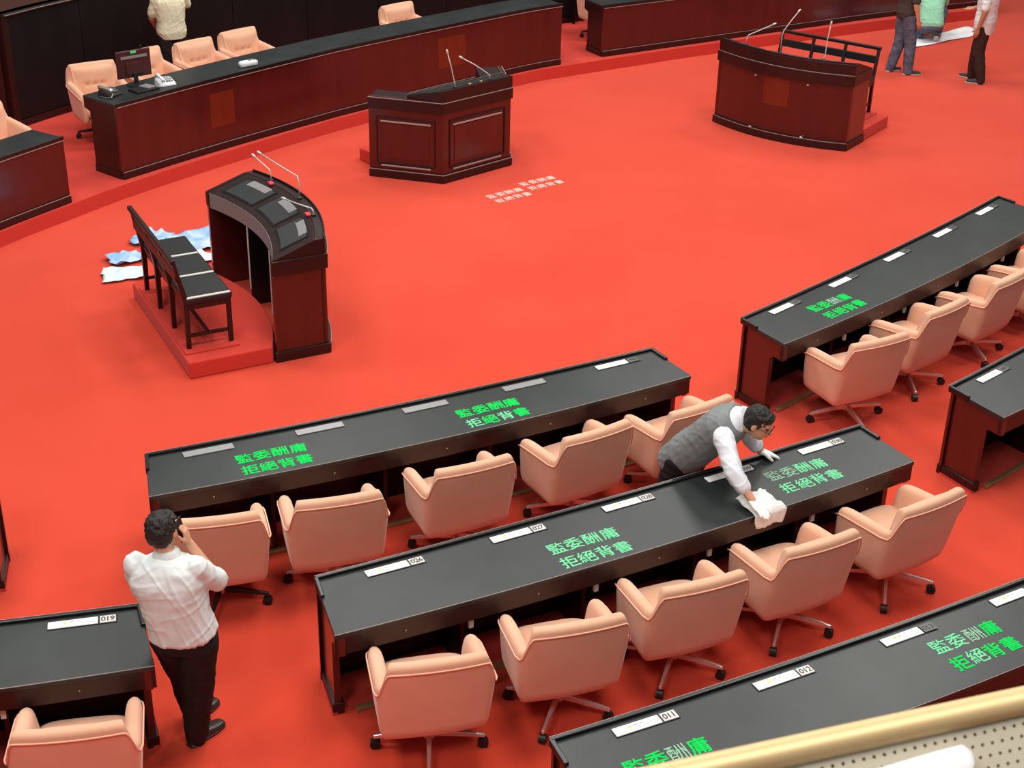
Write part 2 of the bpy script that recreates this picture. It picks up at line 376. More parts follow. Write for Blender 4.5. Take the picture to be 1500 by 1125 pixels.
# ------------------------------------------------------------------ members' desks
HD = .76
class Desk: pass
def member_desk(FL, FR, NL, NR, sag, label, seats=5, n=16, tags=True, open_left=True):
    D = Desk(); FL, FR, NL, NR = [V(p) for p in (FL, FR, NL, NR)]
    far = bez(FL, FR, -sag, n); near = bez(NL, NR, -sag - .045, n); D.far, D.near = far, near
    c = (FL + FR + NL + NR) / 4
    o = thing('curved_desk', label, 'desk', (c.x, c.y, 0), math.atan2((FR - FL).y, (FR - FL).x), "members' desks"); D.o = o
    def dep(k, L=None):   # point on the line far->near at depth k metres
        return [a + (b - a).normalized() * k for a, b in zip(far, near)]
    D.depth = (FL - NL).length
    def depn(k): return [b - (b - a).normalized() * k for a, b in zip(far, near)]
    def at(t, k):
        i = min(int(t * n), n - 1); f = t * n - i; a = far[i].lerp(far[i + 1], f); b = near[i].lerp(near[i + 1], f); return a + (b - a).normalized() * k
    D.at = at
    def atn(t, k):
        i = min(int(t * n), n - 1); f = t * n - i; a = far[i].lerp(far[i + 1], f); b = near[i].lerp(near[i + 1], f); return b - (b - a).normalized() * k
    D.atn = atn
    D.ang = lambda t: math.atan2(*((at(min(1, t + .05), .1) - at(max(0, t - .05), .1)).yx))
    top = MB().band(far, near, HD - .035, HD).build('desk_top', 'laminate', o, bevel=.004)
    MB().band(depn(.0015), depn(-.0015), HD - .005, HD - .0005).build('worn_edge', 'rim_line', top)
    MB().band(dep(-.006), dep(.022), HD - .03, HD + .022).build('rim', 'edge', o, bevel=.006)
    MB().band(dep(-.0075), dep(-.003), HD + .004, HD + .020).build('rim_line', 'rim_line', o)
    for t in (0, 1):
        a0, a1 = at(t, .0), at(t, .21); d = (at(.5, 0) - a0).normalized() * .022
        MB().prism([a0 - d * .3, a1 - d * .3, a1 + d, a0 + d], HD - .03, HD + .02).build('end_rim', 'edge', o, bevel=.006)
    MB().band(depn(.035), depn(.010), HD - .165, HD - .035).build('apron', 'wood_dark', o, bevel=.003)
    MB().band(dep(.03), dep(.055), .08, HD - .035).build('front_panel', 'wood', o)
    MB().band(dep(.014), dep(.05), 0, .085).build('plinth', 'wood_dark', o, bevel=.005)
    MB().band(dep(.0555), dep(.060), .02, HD - .036).build('inner_board', 'edge', o)
    # end panels: full depth above, cut back below
    def end(t, inn):
        a, b = at(t, .02), atn(t, .012); u = (b - a).normalized(); nrm = V((-u.y, u.x)); 
        if nrm.dot(at(.5, .1) - a) < 0: nrm = -nrm
        a, b = a + nrm * .02, b + nrm * .02; w = nrm * .045; m_ = a + u * .36
        pr = [(a, 0), (m_, 0), (m_, .54), (a + u * .40, .585), (b, .585), (b, HD - .036), (a, HD - .036)]
        k = len(pr); vs = [(p.x, p.y, z) for p, z in pr] + [((p + w).x, (p + w).y, z) for p, z in pr]
        fs = [tuple(range(k)), tuple(range(k, 2 * k))[::-1]] + [(i, (i + 1) % k, k + (i + 1) % k, k + i) for i in range(k)]
        ep = MB().add(vs, fs).build('end_panel', 'wood', o, bevel=.003)
        q0, q1 = a - nrm * .015, m_ - nrm * .015 + u * .015
        MB().prism([q0, q1, q1 + nrm * .075, q0 + nrm * .075], 0, .085).build('plinth', 'wood_dark', ep, bevel=.005)
    end(0, 1); end(1, -1)
    for k in range(1, seats):
        t = k / seats; a, b = at(t, .055), at(t, .40); u = (b - a).normalized(); nrm = V((-u.y, u.x)) * .014
        dv = MB().prism([a - nrm, b - nrm, b + nrm, a + nrm], 0, HD - .036).build('divider', 'wood_dark', o)
        if tags:
            p = atn(t, .06); MB().box((p.x, p.y, HD - .21), (.03, .02, .085), D.ang(t)).build('switch_plate', 'plate_num', dv)
    for k in range(seats):
        p = atn((k + .5) / seats, .006); MB().ell((p.x, p.y, HD - .10), (.007, .006, .007), nu=8, nv=6).build('lock', 'brass', o)
    MB().band(dep(.05), dep(.40), .0, .018).build('foot_mat', 'carpet_mat', o)
    MB().band([at(.035 + .93 * i / n, .40) for i in range(n + 1)], [at(.035 + .93 * i / n, .44) for i in range(n + 1)], .0, .03).build('nosing', 'brass', o, bevel=.004)
    return D

desk_A = member_desk((-2.571, 8.944), (1.138, 10.826), (-2.427, 8.413), (1.416, 10.377), .05, 'curved black desk beyond the phoning man, with two bright green slogans', tags=False)
desk_C = member_desk((-1.193, 7.506), (2.598, 9.604), (-1.004, 6.943), (2.892, 9.118), .035, 'curved black desk that the man in a grey vest is wiping')
desk_R = member_desk((1.943, 11.447), (5.037, 14.617), (2.240, 10.984), (5.44, 14.12), .05, 'curved black desk at upper right, one green slogan near its left end')
desk_S = member_desk((3.426, 10.265), (6.45, 13.20), (3.719, 9.792), (6.90, 12.80), .05, 'black desk cut off by the right picture edge, behind the wiped desk')
desk_D = member_desk((-6.25, 6.25), (-2.198, 7.186), (-6.10, 5.70), (-1.985, 6.632), .03, 'black desk at lower left beside the standing man, numbered 019')
desk_E = member_desk((.242, 6.078), (4.05, 8.14), (.462, 5.553), (4.33, 7.64), .05, 'black desk nearest the balcony rail at lower right, numbered 011 to 014')
desk_L = member_desk((-7.3, 7.85), (-3.56, 8.74), (-7.2, 7.3), (-3.42, 8.13), .03, 'desk end with red side panel cut off by the left picture edge')

# nameplates
def nameplate(D, t, label, num=None, blank=False, dark=False, k=.095):
    p = D.at(t, k); a = D.ang(t)
    o = thing('nameplate', label, 'nameplate', (p.x, p.y, HD + .0005), a, 'desk nameplates')
    if blank:
        MB().box((0, 0, .004), (.36, .075, .008)).build('plate', 'plate_grey', o, bevel=.002, local=True); return o
    MB().box((0, 0, .0015), (.402, .074, .003)).build('backing', 'edge', o, local=True)
    MB().box((-.055, 0, .005), (.285, .066, .008)).build('plate', 'plate_white', o, bevel=.003, local=True)
    for x, y, w, h, m_ in ((-.10, .004, .018, .018, 'ink_yellow'), (-.06, .010, .014, .007, 'ink_red'), (-.025, .010, .014, .007, 'ink_grey'), (-.045, -.014, .008, .007, 'ink_grey'), (.005, -.010, .009, .010, 'ink_blue'), (.045, .004, .05, .003, 'ink_grey'), (.05, -.012, .035, .003, 'ink_grey')):
        MB().box((x, y, .0094), (w, h, .001)).build('print_mark', m_, o, local=True)
    tl = MB().box((.145, 0, .005), (.092, .066, .008)).build('number_tile', 'plate_dark' if dark else 'plate_num', o, bevel=.002, local=True)
    if num:
        for i, ch in enumerate(num): put_glyph(ch, .058, 'ink', tl, (.145 - .026 + i * .026, 0, .0091), .0009, name='digit', thick=.0008)
    else:
        MB().box((.145, 0, .0094), (.06, .03, .001)).build('print_mark', 'ink', o, local=True)
    return o
TA = (.105, .302, .502, .702, .905)
for i, w_ in enumerate(('leftmost', 'second from left', 'third from left', 'fourth from left')):
    nameplate(desk_A, TA[i], 'blank grey plate, %s on the desk before the phoning man' % w_, blank=True)
nameplate(desk_A, TA[4], 'white nameplate with dark number tile, alone among blank grey plates', dark=True)
for i, nm in enumerate(('026', '027', '028', '029', '030')):
    nameplate(desk_C, (.118, .318, .512, .705, .895)[i], 'white nameplate numbered %s, %s on the desk being wiped' % (nm, ('leftmost', 'left of the pale green slogan', 'middle one', 'under the sleeve', 'rightmost above the half wiped slogan')[i]), num=nm)
for i, w_ in enumerate(('nearest the green slogan end', 'second from the green slogan end', 'third of five along', 'fourth from the green slogan end', 'farthest away')):
    nameplate(desk_R, (.115, .31, .51, .71, .905)[i], 'white nameplate on the upper right desk, %s' % w_, dark=True)
nameplate(desk_S, .115, 'white nameplate on the desk cut off at the right edge', dark=True)
nameplate(desk_D, .918, 'white nameplate numbered 019 left of the standing man', num='019')
for i, nm in enumerate(('011', '012', '013', '014')):
    nameplate(desk_E, (.125, .335, .545, .745)[i], 'white nameplate numbered %s, %s on the desk nearest the rail' % (nm, ('leftmost', 'second from left', 'beside the green slogan', 'at the picture edge')[i]), num=nm, dark=nm in ('013', '014'))

# green slogans sprayed on the desk tops, white ones on the carpet
SLOGAN = ('監委酬庸', '拒絕背書')
def slogan(x, y, z, ang, label, mats, off=.0015, size=.128, cat='slogan', group='green slogans on desks'):
    o = thing('painted_slogan', label, cat, (x, y, z), math.radians(ang), group)
    for r in range(2):
        for k in range(4):
            m_ = mats if isinstance(mats, str) else mats[r][k]
            f = {'green': off * 1.7, 'green_pale': off * .9, 'green_faint': 0., 'chalk': off * 1.2}[m_]
            put_glyph(SLOGAN[r][k], size, m_, o, ((k - 1.5) * .131 + random.uniform(-.004, .004), (.5 - r) * .17 + random.uniform(-.004, .004), 0), f, random.uniform(-.03, .03))
    return o
ZT = HD + .0006
slogan(-1.662, 8.947, ZT, 25, 'bright green slogan near the left end of the desk before the phoning man', 'green')
slogan(-.139, 9.698, ZT, 28, 'bright green slogan on the same desk, beside its fourth plate', [['green'] * 4, ['green_pale', 'green', 'green_pale', 'green']])
slogan(.52, 7.92, ZT, 28, 'pale green slogan in the middle of the desk being wiped', 'green_pale')
slogan(2.058, 8.885, ZT, 29, 'half wiped green slogan right of the gloved hands', [['green_faint', 'green_faint', 'green_pale', 'green_pale'], ['green_pale'] * 4])
slogan(2.827, 11.775, ZT, 41, 'green slogan on the upper right desk', [['green', 'green', 'green_faint', 'green'], ['green'] * 4])
slogan(.90, 5.905, ZT, 27, 'green slogan partly cut off at the bottom edge, below number 011', [['green', 'green', 'green_faint', 'green'], ['green'] * 4])
slogan(2.752, 6.989, ZT, 29, 'green slogan on the nearest desk beside number 013', [['green_pale', 'green_pale', 'green_faint', 'green'], ['green', 'green_pale', 'green', 'green']])
slogan(-.085, 16.40, .0015, 38, 'white slogan on red carpet, left one of the pair', 'chalk', size=.122, group='white slogans on the carpet')
slogan(.30, 16.845, .0015, 36, 'white slogan on red carpet, right one of the pair', 'chalk', size=.122, group='white slogans on the carpet')

# chairs at the desks
chair(-.45, 6.87, 14, 'salmon swivel chair at the wiped desk, leftmost, in front of number 026', base=34)
chair(.33, 7.24, 18, 'salmon swivel chair at the wiped desk, second from left', base=10)
chair(1.08, 7.68, 23, 'salmon swivel chair at the wiped desk, middle of five', base=4)
chair(1.86, 8.14, 28, 'salmon swivel chair at the wiped desk, second from right', base=0)
chair(2.67, 8.65, 33, 'salmon swivel chair at the wiped desk, rightmost, fully visible chrome base', base=0)
chair(-1.97, 8.28, 14, 'salmon swivel chair with black base, beside the raised arm of the phoning man', base=30, dark=True)
chair(-1.22, 8.55, 18, 'salmon swivel chair second from left at the desk before the phoning man', base=30)
chair(-.38, 9.01, 26, 'salmon swivel chair in the middle of the desk before the phoning man', base=20)
chair(.46, 9.50, 33, 'salmon swivel chair left of the wiping man, second nearest to him', base=20)
chair(1.25, 9.92, 34, 'salmon swivel chair right behind the wiping man', base=0)
chair(2.86, 11.13, 28, 'salmon swivel chair nearest the corner of the upper right desk', base=34)
chair(3.53, 11.79, 41, 'salmon swivel chair second from left at the upper right desk', base=6)
chair(4.27, 12.46, 44, 'salmon swivel chair third from left at the upper right desk', base=14)
chair(4.92, 13.13, 46, 'fourth salmon swivel chair along the upper right desk, partly cut by the right edge', base=20)
chair(5.54, 13.80, 48, 'salmon swivel chair barely visible at the right picture edge', base=20)
chair(-2.33, 6.24, 11, 'salmon swivel chair at bottom left, at the desk numbered 019', base=20)

# ------------------------------------------------------------------ clerks' tables on the stage
def stage_table(front, depth, h, label, patches=(), lead=True):
    """front: 2D polyline left to right as seen from the floor; the table lies to its left side"""
    n = len(front); c = front[n // 2]; zt = STG + h
    o = thing('clerk_table', label, 'table', (c.x, c.y, STG), 0, 'clerk tables on the stage')
    rear = offset(front, depth)
    MB().band(offset(front, .022), offset(front, .05), STG + .09, zt - .03).build('front_panel', 'wood', o)
    MB().band(offset(front, 0), offset(front, .06), STG, STG + .085).build('plinth', 'wood_dark', o, bevel=.006)
    MB().band(offset(front, -.001), offset(front, .004), STG + .0855, STG + .092).build('worn_edge', 'line', o)
    tp = MB().band(offset(front, .012), rear, zt - .03, zt).build('table_top', 'laminate', o, bevel=.004)
    MB().band(offset(front, .004), offset(front, .028), zt - .034, zt + .018).build('rim', 'edge', tp, bevel=.006)
    MB().band(offset(front, .002), offset(front, .005), zt - .034, zt - .026).build('worn_edge', 'line', tp)
    MB().band(offset(rear, -.03), offset(rear, -.01), zt - .14, zt - .03).build('apron', 'wood_dark', o)
    for i in (0, n - 1):
        a, b = front[i], rear[i]; u = (b - a).normalized(); w = (front[1] - front[0] if i == 0 else front[-2] - front[-1]).normalized() * .04
        a = a + u * .05; m_ = a + u * (depth - .16); b = b - u * .012
        pr = [(a, STG), (m_, STG), (m_, zt - .17), (b, zt - .14), (b, zt - .03), (a, zt - .03)]; k = len(pr)
        vs = [(p.x, p.y, z) for p, z in pr] + [((p + w).x, (p + w).y, z) for p, z in pr]
        fs = [tuple(range(k)), tuple(range(k, 2 * k))[::-1]] + [(j, (j + 1) % k, k + (j + 1) % k, k + j) for j in range(k)]
        MB().add(vs, fs).build('end_panel', 'wood_dark', o)
        q = a - w * .3; MB().prism([q, m_ - w * .3, m_ + w, a + w], STG, STG + .085).build('plinth', 'wood_dark', o, bevel=.005)
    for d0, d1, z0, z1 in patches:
        L = sub_line(offset(front, .022), d0, d1, 4); MB().band(offset(L, -.002), L, z0, z1).build('orange_patch', 'wood_orange', o)  # thin rectangles on the front panel, more orange than the rest
    return o
def at_kerb(pts): return sub_line(spline(pts, 8), 0, sum((spline(pts, 8)[i + 1] - spline(pts, 8)[i]).length for i in range(len(spline(pts, 8)) - 1)), 22)
long_front = at_kerb([(-4.53, 16.15), (-3.78, 17.10), (-2.71, 18.34), (-2.01, 19.09), (-.07, 20.95), (.62, 21.50)])
LT = .885
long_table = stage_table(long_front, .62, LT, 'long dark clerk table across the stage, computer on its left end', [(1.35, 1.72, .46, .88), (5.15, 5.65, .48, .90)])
stage_table(at_kerb([(-6.6, 12.25), (-6.05, 13.4), (-5.47, 14.50), (-4.93, 15.40)]), .50, .75, 'dark clerk table at the left picture edge of the stage')
stage_table(at_kerb([(1.25, 21.96), (2.50, 22.72), (4.38, 23.86), (6.20, 24.93), (7.80, 25.75), (8.20, 25.90)]), .55, .76, 'dark clerk table at upper right of the stage, behind the standing people')

FC = -128
chair(-5.13, 17.66, 212, 'salmon swivel chair at the left end of the long clerk table', STG, base=20, dark=True)
chair(-4.62, 18.36, 227, 'salmon swivel chair hidden behind the computer monitor', STG, base=10, dark=True)
chair(-4.05, 18.86, 226, 'salmon swivel chair in front of the person in cream', STG, base=10, dark=True)
chair(-3.57, 19.45, 227, 'salmon swivel chair right of the person in cream', STG, base=10, dark=True)
chair(-1.58, 21.10, 224, 'salmon swivel chair alone behind the middle of the long table', STG, base=10, dark=True)
chair(1.28, 23.22, 205, 'salmon swivel chair behind the left end of the upper right table', STG, base=40, dark=True)
chair(-5.82, 15.86, 232, 'salmon swivel chair cut by the left edge behind the small table', STG, base=10, dark=True)

# things on the long table
ZL = STG + LT + .001
o = thing('computer_monitor', 'black flat computer monitor seen from behind on the long table', 'monitor', (-4.50, 16.98, ZL), math.radians(40))
MB().lathe((0, 0, 0), [(.11, 0), (.11, .012), (.05, .02), (.03, .022)], 18).build('base', 'black_plastic', o, local=True)
MB().box((0, 0, .08), (.05, .03, .14)).build('stand', 'black_plastic', o, bevel=.004, local=True)
MB().box((0, .03, .25), (.43, .035, .32)).build('housing', 'monitor', o, bevel=.008, local=True)
MB().box((0, .008, .335), (.33, .012, .03)).build('vent', 'monitor_grey', o, local=True)
MB().box((0, .008, .20), (.22, .02, .14)).build('back_cover', 'monitor', o, bevel=.006, local=True)
MB().box((.0, .010, .39), (.07, .006, .028)).build('sticker', 'led', o, local=True)
MB().tube([(.1, .03, .41), (.1, .03, .44), (.1, 0, .45)], .008, 8).build('webcam', 'black_plastic', o, smooth=True, local=True)
def telephone(x, y, rz, label, m1, m2):
    o = thing('telephone', label, 'telephone', (x, y, ZL), rz)
    b = MB(); b.add([(-.1, -.1, 0), (.1, -.1, 0), (.1, .1, 0), (-.1, .1, 0), (-.095, -.095, .03), (.095, -.095, .03), (.095, .09, .075), (-.095, .09, .075)], [(3, 2, 1, 0), (4, 5, 6, 7), (0, 1, 5, 4), (1, 2, 6, 5), (2, 3, 7, 6), (3, 0, 4, 7)])
    b.build('body', m1, o, bevel=.01, local=True)
    MB().tube([(-.06, -.10, .075), (-.062, -.07, .09), (-.064, 0, .102), (-.062, .07, .105), (-.06, .10, .092)], [.026, .022, .016, .022, .026], 10).build('handset', m2, o, smooth=True, local=True)
    for r in range(3):
        for k in range(3): MB().box((.0 + k * .03, -.05 + r * .035, .053 + r * .014), (.02, .02, .012)).build('key', 'plate_grey', o, local=True)
    MB().tube([(-.06, -.11, .06), (-.11, -.13, .02), (-.12, -.05, .008), (-.11, .05, .008)], .005, 6).build('cord', m2, o, smooth=True, local=True)
telephone(-4.17, 17.03, math.radians(35), 'white telephone beside the monitor', 'phone_white', 'phone_white')
telephone(-4.70, 16.54, math.radians(60), 'black telephone at the left end of the long table', 'black_plastic', 'chrome')
o = thing('document_tray', 'dark folder and papers in front of the monitor', 'folder', (-4.37, 16.78, ZL), math.radians(48))
MB().box((0, 0, .012), (.30, .20, .024)).build('folder', 'black_plastic', o, bevel=.004, local=True)
MB().box((.07, .02, .029), (.12, .16, .008), .2).build('paper', 'plate_grey', o, local=True)
o = thing('intercom', 'small white device near the front edge of the long table', 'device', (-3.34, 17.90, ZL), math.radians(42))
MB().estat([((-.12, 0, .03), (0, 1, 0), (0, 0, 1), .035, .028), ((-.09, 0, .035), (0, 1, 0), (0, 0, 1), .055, .034), ((.08, 0, .035), (0, 1, 0), (0, 0, 1), .055, .034), ((.12, 0, .03), (0, 1, 0), (0, 0, 1), .035, .028)], 16, 4).build('body', 'phone_white', o, smooth=True, local=True)
for k in range(2): MB().box((.02 + k * .05, 0, .071), (.035, .05, .006)).build('button', 'plate_grey', o, local=True)

def rot2(p, a): return V((p[0] * math.cos(a) - p[1] * math.sin(a), p[0] * math.sin(a) + p[1] * math.cos(a)))
def gooseneck(name_parent, pts, label=None, headlen=.05):
    g = MB().tube(pts, .0065, 8).build('microphone_neck', 'mic', name_parent, smooth=True, local=True)
    a, b = V(pts[-2]), V(pts[-1]); d = (b - a).normalized()
    MB().tube([b - d * headlen, b - d * headlen * .6, b, b + d * .012], [.008, .013, .013, .005], 10).build('microphone_head', 'mic', g, smooth=True, local=True)
    MB().lathe((pts[0][0], pts[0][1], pts[0][2] - .004), [(.024, 0), (.024, .012), (.012, .02)], 12).build('microphone_base', 'black_plastic', g, local=True)

# ------------------------------------------------------------------ three-seat questioning desks, benches and steps
def lectern(loc, rz, label, mics, lights, patch, seam):
    o = thing('questioning_desk', label, 'desk', (loc[0], loc[1], 0), rz, 'three-seat questioning desks')
    n = 18; W_ = .97; sag = .21; dep = .50
    def arc(y, w=W_):   # convex to +y
        return [V((-w + 2 * w * i / n, y + sag * (1 - (-1 + 2 * i / n) ** 2) * (w / W_) ** 2)) for i in range(n + 1)]
    B = lambda *a: MB().band(*a)
    B(arc(-.02), arc(-.05), .09, .985).build('front_panel', 'wood', o, local=True)
    B(arc(.015, .985), arc(-.06, .985), 0, .10).build('plinth', 'wood_dark', o, bevel=.006, local=True)
    B(arc(.0165, .985), arc(.012, .985), .10, .106).build('worn_edge', 'line', o, local=True)
    B(arc(.012, .985), arc(-.03, .985), .845, .985).build('upper_band', 'wood_dark', o, bevel=.006, local=True)
    B(arc(.014, .985), arc(.008, .985), .985, .991).build('worn_edge', 'line', o, local=True)
    top = B(arc(-.0), arc(-.10), (.985, .985), (1.125, 1.13)).build('raised_front', 'wood_dark', o, bevel=.006, local=True)
    sl = B(arc(-.10), arc(-dep), (.985, .93), (1.125, .99)).build('sloping_top', 'wood_dark', o, bevel=.004, local=True)
    B(arc(-.004), arc(-.018), 1.125, 1.148).build('rim', 'edge', o, bevel=.004, local=True)
    B(arc(-dep + .012), arc(-dep - .004), .83, .985).build('rear_apron', 'monitor_grey' if seam else 'wood_dark', o, local=True)
    for s in (-1, 1):
        x0, x1 = (W_ - .045) * s, W_ * s
        pr = [(-.0, 0), (-.0, .985), (-dep, .985), (-dep, 0)]
        vs = [(x, y, z) for x in (x0, x1) for y, z in pr]
        MB().add(vs, [(0, 1, 2, 3), (7, 6, 5, 4), (0, 4, 5, 1), (1, 5, 6, 2), (2, 6, 7, 3), (3, 7, 4, 0)]).build('end_panel', 'wood', o, bevel=.003, local=True)
        MB().box((s * (W_ - .01), -.25, .05), (.06, .53, .10)).build('end_plinth', 'wood_dark', o, bevel=.006, local=True)
        MB().box((s * (W_ - .005), -.245, .915), (.05, .52, .14)).build('end_band', 'wood_dark', o, bevel=.006, local=True)
        pr = [(-.0, .985), (-.0, 1.13), (-.10, 1.125), (-dep, .99), (-dep, .985)]; vs = [(x, y, z) for x in (x0 + .01 * s, x1 + .006 * s) for y, z in pr]
        MB().add(vs, [(0, 1, 2, 3, 4), (9, 8, 7, 6, 5)] + [(i, (i + 1) % 5, 5 + (i + 1) % 5, 5 + i) for i in range(5)]).build('end_cheek', 'wood_dark', o, local=True)
    for k in (-1, 1):
        x = k * W_ / 3; y = sag * (1 - (x / W_) ** 2)
        MB().box((x, y - .28, .48), (.03, .42, .96)).build('divider', 'edge', o, local=True)
        MB().box((x, y - .497, .50), (.022, .008, .66)).build('divider_edge', 'plate_num', o, local=True)
    # three glass screens let into the slope
    for k in range(3):
        u0, u1 = -.86 + k * .60, -.86 + k * .60 + .52
        Lx = [u0 + (u1 - u0) * i / 6 for i in range(7)]
        def ln(y, ins): return [V((x * W_ + 0, y + sag * (1 - x * x))) for x in [Lx[0] + ins + (Lx[-1] - Lx[0] - 2 * ins) * i / 6 for i in range(7)]]
        zz = lambda y: 1.125 + (y + .10) * (.135 / (dep - .10))
        y0, y1 = -.16, -.44
        B(ln(y0, 0), ln(y1, 0), (zz(y0) - .01, zz(y1) - .01), (zz(y0) + .006, zz(y1) + .006)).build('screen_frame', 'edge', o, local=True)
        B(ln(y0 - .02, .025), ln(y1 + .02, .025), (zz(y0 - .02) - .005, zz(y1 + .02) - .005), (zz(y0 - .02) + .009, zz(y1 + .02) + .009)).build('screen_glass', 'screen_glass', o, local=True)
        B(ln(-.17, .10), ln(-.25, .10), (zz(-.17), zz(-.25)), (zz(-.17) + .012, zz(-.25) + .012)).build('paper', 'plate_grey', o, local=True)
    for k, m_ in enumerate(mics): gooseneck(o, m_)
    for x in lights:
        y = -.115 + sag * (1 - (x / W_) ** 2); MB().box((x, y, 1.135), (.07, .045, .02)).build('red_light', 'red_light', o, bevel=.004, local=True)
    for x in (-.42, .32):
        y = sag * (1 - (x / W_) ** 2); MB().ell((x, y - .012, .80), (.02, .012, .012), nu=8, nv=6).build('bracket', 'chrome', o, local=True); MB().ell((x, y + .012, .112), (.025, .016, .014), nu=8, nv=6).build('bracket', 'chrome', o, local=True)
    if patch:
        L = [V((x, -.018 + sag * (1 - (x / W_) ** 2))) for x in [-.18 + .36 * i / 4 for i in range(5)]]
        MB().band(L, [p + V((0, -.01)) for p in L], .46, .82).build('orange_patch', 'wood_orange', o, local=True)  # one more orange rectangle on the curved front
    return o
def micpts(x, dx, dy, h1, l, lift, sag=.21, W_=.97):
    y = -.07 + sag * (1 - (x / W_) ** 2); b = V((x, y, 1.135)); m_ = b + V((0, 0, h1)); d = V((dx, dy, 0)).normalized()
    return [b, b + V((0, 0, h1 * .8)), m_ + d * .02 + V((0, 0, .01)), m_ + d * l * .5 + V((0, 0, lift * .5)), m_ + d * l + V((0, 0, lift))]
RZ_R = math.atan2(.59, -.81); RZ_L = math.atan2(-.884, .468)
LR = (3.446, 18.875); LL = (-2.145, 13.03)
lectern(LR, RZ_R, 'curved three-seat desk at upper right with three tall microphones', [micpts(.55, -.7, -.6, .12, .36, .16), micpts(.02, -.35, -.5, .28, .22, .26), micpts(-.55, -.25, -.2, .02, .05, .46)], (), True, False)
lectern(LL, RZ_L, 'curved three-seat desk at left with glass screens and folded microphones', [micpts(-.05, -.75, -.25, .20, .62, .10), micpts(.42, -.75, -.35, .05, .40, .02), micpts(-.62, -.5, -.3, .10, .22, .12)], (-.55, .38), False, True)
def step_block(loc, rz, label):
    o = thing('carpeted_step', label, 'step', (loc[0], loc[1], 0), rz, 'red carpeted steps')
    n = 12; A = [V((-.97 + 1.94 * i / n, -.52 + .21 * (1 - (-1 + 2 * i / n) ** 2))) for i in range(n + 1)]
    B_ = [V((-.97 + 1.94 * i / n, -1.31)) for i in range(n + 1)]
    MB().band([p + V((0, -.02)) for p in A], B_, .001, .16).build('platform', 'carpet_mat', o, bevel=.012, local=True)
    MB().box((-.0, -1.04, .168), (1.62, .50, .02)).build('mat', 'carpet_mat', o, bevel=.006, local=True)
step_block(LR, RZ_R, 'red carpeted step behind the upper right three-seat desk')
step_block(LL, RZ_L, 'red carpeted step under the bench at left')
def bench(loc, rz, label, strips):
    c = V(loc) + rot2((0, -1.04), rz); z0 = .178
    o = thing('bench', label, 'bench', (c.x, c.y, z0), rz, 'black three-seat benches')
    W2 = .74
    for k in range(3):
        x = -W2 + W2 / 3 + k * 2 * W2 / 3
        cu = MB().box((x, .02, .455), (2 * W2 / 3 - .006, .43, .07)).build('seat_cushion', 'seat_black', o, bevel=.02, local=True)
        if strips: MB().box((x + W2 / 3 - .02, .02, .487), (.03, .40, .012)).build('edge_strip', 'plate_num', cu, bevel=.004, local=True)
    MB().box((0, .02, .40), (2 * W2 - .03, .40, .05)).build('seat_frame', 'wood_dark', o, local=True)
    for s in (-1, -1 / 3, 1 / 3, 1):
        x = s * (W2 - .03)
        MB().add([(x - .02, -.21, 0), (x + .02, -.21, 0), (x + .02, -.17, 0), (x - .02, -.17, 0), (x - .02, -.21, .45), (x + .02, -.21, .45), (x + .02, -.16, .45), (x - .02, -.16, .45), (x - .02, -.285, .86), (x + .02, -.285, .86), (x + .02, -.255, .86), (x - .02, -.255, .86)],
                 [(3, 2, 1, 0), (0, 1, 5, 4), (1, 2, 6, 5), (2, 3, 7, 6), (3, 0, 4, 7), (4, 5, 9, 8), (5, 6, 10, 9), (6, 7, 11, 10), (7, 4, 8, 11), (8, 9, 10, 11)]).build('back_post', 'wood_dark', o, bevel=.003, local=True)
    for s in (-1, 1):
        x = s * (W2 - .03)
        MB().box((x, .20, .19), (.04, .04, .38)).build('leg', 'wood_dark', o, bevel=.003, local=True)
        MB().box((x, .0, .12), (.022, .38, .03)).build('stretcher', 'wood_dark', o, local=True)
    MB().box((0, .0, .12), (2 * W2 - .06, .022, .03)).build('stretcher', 'wood_dark', o, local=True)
    MB().box((0, -.272, .85), (2 * W2, .045, .045)).build('top_rail', 'wood_dark', o, bevel=.01, local=True)
    MB().box((0, -.245, .70), (2 * W2 - .04, .03, .10)).build('back_rail', 'seat_black', o, bevel=.006, local=True)
    return o
bench(LR, RZ_R, 'black three-seat bench behind the upper right three-seat desk', False)
bench(LL, RZ_L, 'black three-seat bench with pale edge strips at left', True)

# ------------------------------------------------------------------ the podium
px = [V((-1.782, 16.953)), V((-.87, 16.724)), V((-.061, 17.467)), V((-.215, 18.395))]
pc = (px[1] + px[2]) / 2
o = thing('podium', 'angled dark wooden podium with panelled sides and two microphones', 'podium', (pc.x, pc.y, 0), math.atan2(.743, .809))
def poff(d):   # parallel polyline inside (d>0) or outside (d<0)
    out = []
    for i, p in enumerate(px):
        ds = []
        if i > 0: t = (px[i] - px[i - 1]).normalized(); ds.append(V((-t.y, t.x)))
        if i < 3: t = (px[i + 1] - px[i]).normalized(); ds.append(V((-t.y, t.x)))
        if len(ds) == 1: out.append(p + ds[0] * d)
        else: b = (ds[0] + ds[1]).normalized(); out.append(p + b * (d / b.dot(ds[0])))
    return out
MB().band(poff(.03), poff(.07), .10, .99).build('panel_body', 'wood', o)
MB().band(poff(.0), poff(.09), 0, .10).build('plinth', 'wood_dark', o, bevel=.006)
MB().band(poff(-.002), poff(.006), .10, .107).build('worn_edge', 'line', o)
MB().band(poff(.005), poff(.34), .85, .98).build('wing_top', 'wood_dark', o, bevel=.006)
MB().band(poff(.002), poff(.010), .981, .988).build('worn_edge', 'line', o)
